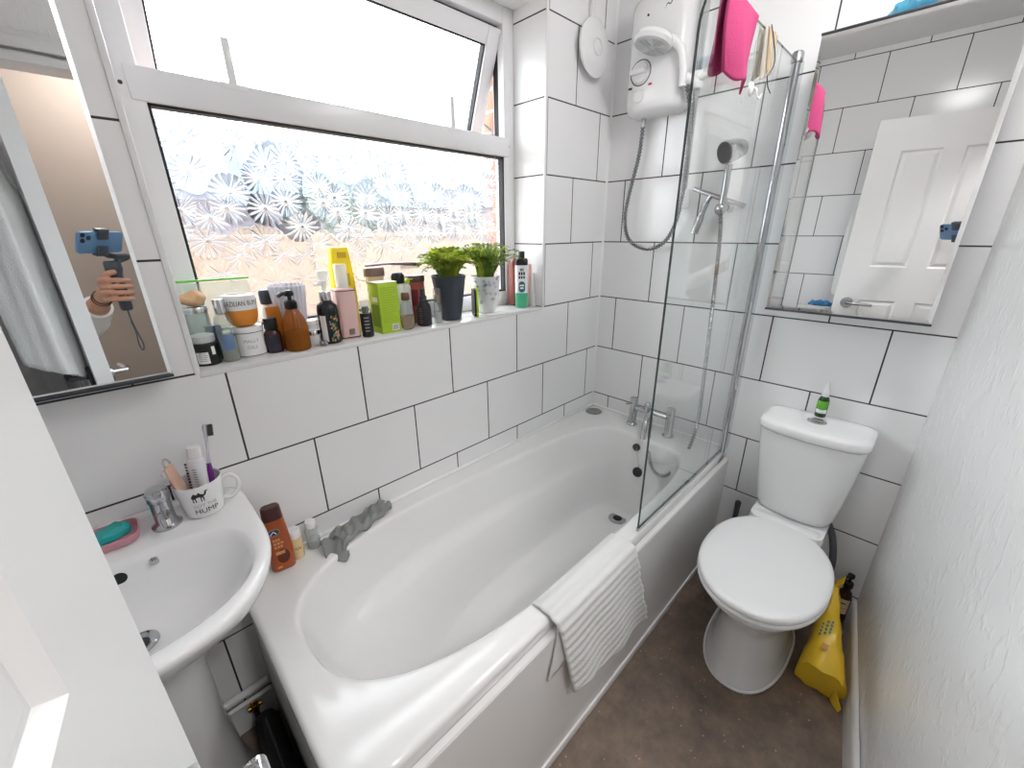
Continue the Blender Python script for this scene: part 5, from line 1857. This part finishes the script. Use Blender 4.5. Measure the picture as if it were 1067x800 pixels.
t = thing('soap_dish', 'dusty pink soap dish on the left of the basin ledge', 'soap dish', (-1.853, -.076, ZB + .0004), -.04)
MB().loft([rrect(0, 0, .055, .033, .018, 0), rrect(0, 0, .060, .038, .022, .004), rrect(0, 0, .063, .041, .024, .020), rrect(0, 0, .0605, .0385, .022, .0205), rrect(0, 0, .057, .035, .02, .007), rrect(0, 0, .05, .028, .016, .005)]).build('dish', pm('dusty_pink', '#c58f9c', 0.45), t)
t = thing('soap_bar', 'soap bar in crumpled teal wrapper lying in the pink soap dish', 'soap', (-1.846, -.074, ZB + .0062), .5)
b = MB().loft([rrect(0, 0, .038, .016, .012, 0, 8), rrect(0, 0, .043, .020, .014, .006, 8), rrect(0, 0, .042, .019, .014, .015, 8), rrect(0, 0, .033, .012, .01, .021, 8)])
bmesh.ops.subdivide_edges(b.bm, edges=b.bm.edges[:], cuts=2, use_grid_fill=True)
for v in b.bm.verts:
    if v.co.z > .002:
        v.co.z += .0022 * sin(v.co.x * 210 + v.co.y * 130) + .0018 * sin(v.co.y * 330 - v.co.x * 90)
b.build('wrapper', pm('teal_wrapper', '#2ba7a5', 0.25, vary=.3), t, angle=25)

# ================================================================ BATH LEDGE BOTTLES
zl = .5508
x, y = -1.553, -.058
t = thing('lotion_bottle', 'rust brown lotion bottle with a dark cap between basin and bath', 'bottle', (x, y, zl), -.15)
MB().loft([rrect(0, 0, .024, .014, .012, 0), rrect(0, 0, .029, .018, .015, .004), rrect(0, 0, .031, .019, .016, .06), rrect(0, 0, .028, .017, .015, .12), rrect(0, 0, .0245, .0155, .014, .162)]).build('bottle', pm('rust_plastic', '#a4512a', 0.28), t)
MB().loft([rrect(0, 0, .0245, .0155, .014, .1625), rrect(0, 0, .0225, .0145, .013, .196), rrect(0, 0, .020, .012, .011, .2)]).build('cap', pm('dark_brown_cap', '#4b2c2a', 0.3), t)
def oval(nm, m, cx_, cz_, a, c, off, parent):
    b = MB()
    b.loft([[Vector((cx_ + a * cos(2 * pi * k / 28), off(cz_ + c * sin(2 * pi * k / 28)), cz_ + c * sin(2 * pi * k / 28))) for k in range(28)]], cap0=False)
    return b.build(nm, m, parent)
ofy = lambda z: -(.0192 - max(0, z - .06) * .033) - .0006
oval('emblem', pm('emblem_gold', '#b99a62', .4), -.006, .128, .0155, .0105, lambda z: ofy(z), t)
oval('emblem_centre', pm('emblem_blue', '#28406f', .4), -.006, .128, .0138, .0088, lambda z: ofy(z) - .0004, t)
b = MB().tube([(-.014, ofy(.124) - .0009, .124), (-.006, ofy(.131) - .0009, .132), (.0, ofy(.126) - .0009, .124)], .0013, 6)
b.build('emblem_mark', M_paper, t)
b = MB()
for i, w in enumerate((.010, .014, .012)):
    for k in range(3):
        b.box(-.012 + k * w * .6, -.012 + k * w * .6 + w * .45, ofy(.105 - i * .011) - .0003, ofy(.105 - i * .011), .100 - i * .011, .107 - i * .011)
b.build('lettering', pm('gold_print', '#d2925c', .45), t)
oval('picture', pm('cocoa_print', '#5e2413', .35), .004, .05, .015, .023, lambda z: -.0202, t)
MB().box(-.012, .010, -.0207, -.0202, .058, .068).build('picture_text', pm('gold_print', '#d2925c'), t)
MB().box(-.016, -.004, -.0207, -.0202, .014, .02).build('size_text', pm('gold_print', '#d2925c'), t)
t = thing('cosmetic_bottle', 'small cork coloured bottle with a white cap on the bath ledge', 'bottle', (-1.511, -.046, zl))
MB().lathe([(.015, 0), (.017, .002), (.017, .066), (.0155, .070)], 28).build('bottle', pm('cork_print', '#d9bf94', 0.6, vary=.15), t)
b = MB()
for k in range(10):
    a = -pi / 2 - .5 + k * .1
    b.box(.0172 * cos(a) - .0004, .0172 * cos(a) + .0012, .0172 * sin(a) - .0005, .0172 * sin(a) + .0003, .036 + .003 * sin(k * 1.4), .039 + .003 * sin(k * 1.4))
b.build('script_print', pm('brown_ink', '#6f5a3b', .5), t)
MB().lathe([(.0165, .0705), (.0172, .073), (.0172, .092), (.016, .094), (0, .0945)], 28, cap1=False).build('cap', M_white_plastic, t)
t = thing('cosmetic_bottle', 'small clear bottle with a white cap on the bath ledge by the wall', 'bottle', (-1.463, -.036, zl))
M_cjar = milky('clear_bottle_tint', '#dfe3e2', 0.22, 0.06)
MB().lathe([(.0165, 0), (.0188, .002), (.0188, .058), (.015, .067), (.0125, .070)], 28, cap1=False).build('bottle', M_cjar, t)
MB().lathe([(.0165, .002), (.0172, .004), (.0172, .028), (0, .0285)], 24, cap1=False).build('liquid', milky('clear_liquid', '#e3e7e6', 0.3, .05), t)
MB().lathe([(.0135, .069), (.0145, .071), (.0145, .088), (.013, .090), (0, .0905)], 28, cap1=False).build('cap', M_white_plastic, t)

# ================================================================ TOILET SURROUNDINGS
x, y = -.038, -.967
t = thing('dropper_bottle', 'green serum bottle with a white cap standing on the cistern', 'bottle', (x, y, .8022))
MB().lathe([(.0145, 0), (.0165, .002), (.0165, .058), (.013, .070), (.009, .075)], 28).build('bottle', milky('dark_green_glass', '#23461f', 0.9, .1), t)
fa = face_ang(x, y)
patch(pm('leafy_label', '#5fae2e', .45, vary=.35), t, 'leaf_label', .01675, fa, .036, .032, .060)
patch(M_paper, t, 'white_label', .01675, fa, .036, .016, .030)
lines(M_grey_ink, t, 'small_print', .0170, fa, .019, .027, 2, .024, 3)
MB().lathe([(.0105, .075), (.0112, .077), (.0108, .098), (.006, .104), (.0045, .124), (.0, .126)], 24, cap1=False).build('cap', M_white_plastic, t)

M_bag = pm('yellow_bag', '#efc632', 0.32, vary=.08)
t = thing('carrier_bag', 'yellow plastic bag on the floor between toilet and plaster wall', 'bag', (0, 0, .001))
b = MB()
sec = []
for s in range(13):
    u = s / 12
    x = lerp(-.395, -.105, u)
    h = lerp(.125, .238, min(1, u * 1.15) ** .9)
    if u < .08:
        h *= .9
    y0, y1 = lerp(-1.118, -1.122, u), lerp(-1.252, -1.172, u)
    y1 = max(y1, wy(x) + .016)
    wtop = lerp(.95, .42, u)
    ym = (y0 + y1) / 2 - .004
    ring = []
    for k in range(24):
        q = k / 24
        a = 2 * pi * q
        c, sn = cos(a), sin(a)
        zz = h * (.5 + .5 * spow(sn, .7))
        wd = lerp(1, wtop, zz / h)
        yy = ym + (y0 - y1) / 2 * spow(c, .6) * wd
        yy += .002 * sin(zz * 60 + s * 1.3) + .0012 * sin(s * 2.1 + k)
        xx = x + .006 * sin(k * 1.9 + s) + (-.012 * sn if s == 0 else 0)
        ring.append(Vector((xx, yy, max(.0005, zz))))
    sec.append(ring)
b.loft(sec)
b.build('bag', M_bag, t, angle=35)
b = MB()
b.sheet(lambda u, v: Vector((-.39 - .028 * v, lerp(-1.225, -1.252, v) - .004 * u, .002 + .055 * u * (1 - .6 * v))), 8, 8, .002)
b.build('loose_corner', M_bag, t, angle=180)
b = MB()
b.sheet(lambda u, v: Vector((-.115 - .03 * u, -1.150 - .02 * v, .230 + .04 * v + .008 * sin(u * 5))), 6, 6, .002)
b.build('gathered_top', M_bag, t, angle=180)
M_teal = pm('bag_teal_print', '#3e7f79', .5)
M_orange = pm('bag_orange_print', '#d98a3a', .5)
for (txt, sz, m_, lx, lz) in (('mello', .030, M_teal, .0, .03), ('crush', .022, M_teal, .002, .005)):
    pass
# print follows the sloping top of the bag
dirx = Vector((.29, 0, .125)).normalized()
def bagprint(nm, m_, c0, rows):
    b = MB()
    for (x0, y0, w, h_) in rows:
        p = Vector((c0[0], c0[1], c0[2])) + dirx * x0 + Vector((0, -y0, 0))
        for j in range(4):
            q0 = p + dirx * (w * j / 4)
            q1 = p + dirx * (w * (j + .7) / 4)
            b.quad(q0, q1, q1 + Vector((0, -h_, 0)), q0 + Vector((0, -h_, 0)))
    return b.build(nm, m_, t)
bagprint('teal_lettering', M_teal, (-.33, -1.150, .170), [(0, 0, .05, .006), (.01, .011, .055, .006), (.02, .022, .05, .006)])
bagprint('orange_ring', M_orange, (-.365, -1.165, .157), [(0, 0, .02, .018)])

x, y = -.075, -1.183
t = thing('pump_bottle', 'dark pump bottle with a cream label behind the yellow bag', 'bottle', (x, y, 0.0005))
MB().lathe([(.021, 0), (.0235, .003), (.0235, .16), (.018, .185), (.011, .196), (.010, .21)], 28).build('bottle', M_amber_d, t)
fa = face_ang(x, y)
patch(pm('cream_label', '#d8cfb8', .6), t, 'paper_label', .0238, fa, .046, .10, .165)
patch(M_ink, t, 'label_mark', .0241, fa + .2, .014, .145, .150)
patch(M_ink, t, 'label_rule', .0241, fa, .04, .125, .1265)
b = MB().lathe([(.013, .205), (.0145, .208), (.0145, .226), (.012, .229), (0, .23)], 24, cap1=False).cyl((0, 0, .23), (0, 0, .25), .0045)
b.lathe([(.009, .249), (.011, .252), (.0105, .262), (0, .266)], 20, cap1=False).tube([(0, 0, .257), (-.02, .012, .257), (-.034, .02, .25)], [.006, .0055, .0045], 10)
b.build('pump', M_black, t)

# packet lying on top of the mirror cabinet
t = thing('packet', 'blue and clear crumpled packet lying on top of the mirror cabinet', 'packet', (-.062, -.962, 1.9195))
b = MB().ball((0, .028, .024), .05, .75, 1.05, .48, 26, 16)
for v in b.bm.verts:
    v.co += v.co.normalized() * (.003 * sin(v.co.x * 170 + v.co.y * 90) + .003 * sin(v.co.y * 210 - v.co.z * 160))
    v.co.z = max(0, v.co.z)
b.build('wrap', pm('blue_wrap', '#4f9ec0', 0.2, vary=.5), t, angle=20)
b = MB().ball((0, -.045, .022), .045, .7, 1.1, .48, 24, 14)
for v in b.bm.verts:
    v.co.z = max(0, v.co.z + .003 * sin(v.co.y * 180))
b.build('grey_roll', pm('grey_brown_roll', '#9b9590', 0.8, vary=.2), t, angle=30)

# blue cloth on the radiator
t = thing('cloth', 'small blue cloth lying on the radiator top, seen in the cabinet mirror', 'cloth', (-2.04, -.675, .9165))
b = MB().ball((0, 0, .016), .04, .5, 1.9, .5, 28, 16)
for v in b.bm.verts:
    v.co += Vector((0, 0, 1)) * (.005 * sin(v.co.y * 150 + v.co.x * 120) + .003 * sin(v.co.y * 260))
    v.co.x += .004 * sin(v.co.y * 110)
    v.co.z = max(0.002, v.co.z)
b.build('cloth', pm('bright_blue_cloth', '#3f86b8', 0.85, vary=.35), t, angle=40)

# towel on the back of the door
t = thing('towel', 'white towel hanging on the back of the door, seen in the wall mirror', 'towel', (-1.768, -.765, .012), D_ROT)
secs = []
for i in range(30):
    v = i / 29
    z = lerp(1.70, 1.02, v)
    k = min(1, .35 + 2.0 * v)
    ring = []
    for j in range(48):
        a_ = 2 * pi * j / 48
        fold = 1 + .16 * sin(a_ * 5 + v * 1.5) + .07 * sin(a_ * 11 - v * 2)
        xx = -.108 + .062 * k * cos(a_) * fold * (1 - .05 * v)
        yy = -.100 + .115 * k * sin(a_) * (1 + .5 * (fold - 1))
        zz = z + (.0 if i < 26 else .07 * (cos(a_) * -.8 + .25 * sin(a_ * 2)) * (i - 25) / 4)
        ring.append(Vector((min(xx, -.0435), yy, zz)))
    secs.append(ring)
MB().loft(secs).build('towel', M_mat, t, angle=80)
MB().tube(curve_pts([(-.0415, -.10, 1.74), (-.075, -.10, 1.735), (-.10, -.10, 1.70), (-.12, -.10, 1.705), (-.125, -.10, 1.74)], 6), .006, 10).lathe([(.02, 1.73), (.02, 1.745)], 16, c=(-.055, -.10)).build('hook', M_darkgrey, t)

# ================================================================ PHOTOGRAPHER'S PHONE, GIMBAL AND HAND (seen in the mirrors)
def rig_matrix():
    m = Matrix.Identity(4)
    for i in range(3):
        m[i][0], m[i][1], m[i][2], m[i][3] = RIGHT[i], -DOWN[i], -FWD[i], CAM[i]
    return m


RM = rig_matrix()
RMI = RM.inverted()
ph = thing('phone', 'blue phone held level in a dark clamp, seen in both mirrors', 'phone')
ph.matrix_world = RM @ Matrix.Translation((.010, -.004, 0)) @ Matrix.Diagonal((1.2, 1.12, 1.0, 1.0))
M_ph = pm('phone_blue', '#5f84a8', 0.3, metal=.2)
MB().loft([[Vector((q.x, q.y, zz)) for q in rrect(.049, -.022, .0735 - i, .0357 - i, .011, 0)] for zz, i in ((.0030, .001), (.0040, 0), (.0105, 0), (.0115, .001))]).build('body', M_ph, ph)
MB().loft([[Vector((q.x, q.y, zz)) for q in rrect(-.003, -.006, .0195 - i, .0185 - i, .007, 0)] for zz, i in ((.0012, .001), (.0030, 0))]).build('camera_plate', M_ph, ph)
for (lx, ly) in ((-.0115, .0035), (-.0115, -.0145), (.0065, -.0055)):
    MB().lathe([(.0073, .0009), (.0073, .0014)], 24, c=(lx, ly)).build('lens', M_black, ph)
MB().loft([[Vector((q.x, q.y, zz)) for q in rrect(.049, -.022, .070, .0325, .009, 0)] for zz in (.0116, .0119)]).build('screen', M_black, ph)

gm = thing('gimbal', 'dark grey hand gimbal gripping the phone, with a wrist strap', 'gimbal')
GT = Vector((-1.668, -1.30, 1.150))
GS = 1.14
gm.matrix_world = Matrix.Translation(GT) @ Matrix.Scale(GS, 4)
M_gim = pm('gimbal_grey', '#3d434b', 0.4)
def toG(r, u, f):
    return (RM @ Vector((r, u, -f)) - GT) / GS
b = MB()
def rigbox(b, r0, r1, u0, u1, f0, f1, bev=.003):
    n0 = len(b.bm.verts)
    old = set(b.bm.verts)
    b.box(r0, r1, u0, u1, -f1, -f0, bev)
    M_ = Matrix.Scale(1 / GS, 4) @ Matrix.Translation(-GT) @ RM
    for v in b.bm.verts:
        if v not in old:
            v.co = M_ @ v.co
rigbox(b, .046, .094, .0140, .024, -.016, .004)
rigbox(b, .046, .094, -.0790, -.0700, -.016, .004)
rigbox(b, .054, .086, -.074, .020, -.020, -.0125)
rigbox(b, .050, .090, -.016, .020, -.001, .006)
rigbox(b, .050, .090, -.074, -.040, -.001, .006)
b.build('phone_clamp', M_gim, gm)
p1_, p2_ = toG(.070, -.022, -.022), toG(.112, -.03, -.03)
p3_ = toG(.118, -.085, -.028)
top = Vector((0, 0, .145))
b = MB()
b.ball(toG(.070, -.026, -.030), .017)
b.tube(curve_pts([toG(.072, -.026, -.034), p2_, p3_, Vector((.045, -.005, .165)), Vector((.012, 0, .150))], 8), .010, 14)
b.build('arm', M_gim, gm)
b = MB().lathe([(.014, -.02), (.0175, -.015), (.0185, .04), (.0185, .10), (.021, .112), (.024, .122), (.024, .145), (.019, .153), (0, .155)], 28, cap1=False)
b.build('handle', M_gim, gm)
MB().tube(curve_pts([(0, 0, -.02), (.001, .003, -.055), (.006, .004, -.10), (.012, .002, -.15), (.006, .002, -.172), (.0, .002, -.15), (.003, .003, -.10), (-.001, .002, -.06)], 8), .0022, 8).build('wrist_strap', pm('strap_grey', '#4a4d52', .8), gm)

pr_ = thing('person', 'person behind the camera, only the hand and white sleeve show in the mirror', 'person')
pr_.location = GT
pr_.scale = (GS, GS, GS)
M_skin = pm('skin', '#b98a72', 0.5, sss=.08, bump=(220, .15, 3, .001), vary=.06)
b = MB()
# palm against the left and back of the handle
b.ball((-.034, -.012, .060), .040, .52, .72, 1.02, 24, 16)
b.ball((-.024, -.030, .058), .036, .75, .55, 1.0, 24, 16)
fing = [(.0, 1.0), (.0, 1.06), (.0, 1.0), (.0, .86)]
for i in range(4):
    z = .091 - i * .0215
    k = fing[i][1]
    pts = curve_pts([(-.046, .000, z - .002), (-.038, .022, z), (-.018, .0325, z - .001), (.006, .0335 , z - .003), (.0225 * k, .0215, z - .005), (.0285 * k, .004, z - .007)], 5)
    rr = [lerp(.0098, .0078, j / (len(pts) - 1)) for j in range(len(pts))]
    b.tube(pts, rr, 12)
    b.ball(pts[-1], .0078)
    b.ball(pts[8], .0102)
tp_ = curve_pts([(-.040, -.012, .075), (-.033, .012, .098), (-.020, .026, .111), (-.004, .030, .116)], 5)
b.tube(tp_, [lerp(.0125, .0090, j / (len(tp_) - 1)) for j in range(len(tp_))], 12).ball(tp_[-1], .009)
b.tube(curve_pts([(-.036, -.018, .052), (-.046, -.034, .038), (-.057, -.062, .020), (-.070, -.110, -.004), (-.084, -.165, -.034), (-.092, -.2, -.055)], 5), [.026] * 4 + [.0235] * 4 + [.025] * 4 + [.029] * 4 + [.034] * 5 + [.038] * 5, 20)
hand = b.build('hand_and_forearm', M_skin, pr_, angle=180)
rm_ = hand.modifiers.new('remesh', 'REMESH')
rm_.mode = 'VOXEL'
rm_.voxel_size = .0022
rm_.use_smooth_shade = True
sm_ = hand.modifiers.new('smooth', 'SMOOTH')
sm_.factor = .5
sm_.iterations = 4
def wristring(c, d, r):
    d = Vector(d).normalized()
    u_ = d.cross(Vector((0, 0, 1))).normalized()
    w_ = d.cross(u_)
    return [Vector(c) + u_ * (r * cos(2 * pi * k / 28)) + w_ * (r * sin(2 * pi * k / 28)) for k in range(29)]
for (c, r) in (((-.0535, -.054, .026), .0262), ((-.0575, -.068, .0195), .0268)):
    MB().tube(wristring(c, (-.3, -.75, -.4), r), .0024, 8, caps=False).build('bracelet', pm('dark_braid', '#3a3430', .8), pr_)
b = MB()
b.tube(curve_pts([(-.076, -.130, -.014), (-.086, -.172, -.036), (-.10, -.23, -.07), (-.12, -.30, -.10), (-.14, -.37, -.11), (-.16, -.44, -.09)], 6), [.044] * 5 + [.046] * 8 + [.05] * 8 + [.058] * 10, 22)
b.build('sleeve', pm('white_cotton', '#e4e4e2', 0.9, bump=(60, .4)), pr_, angle=70)
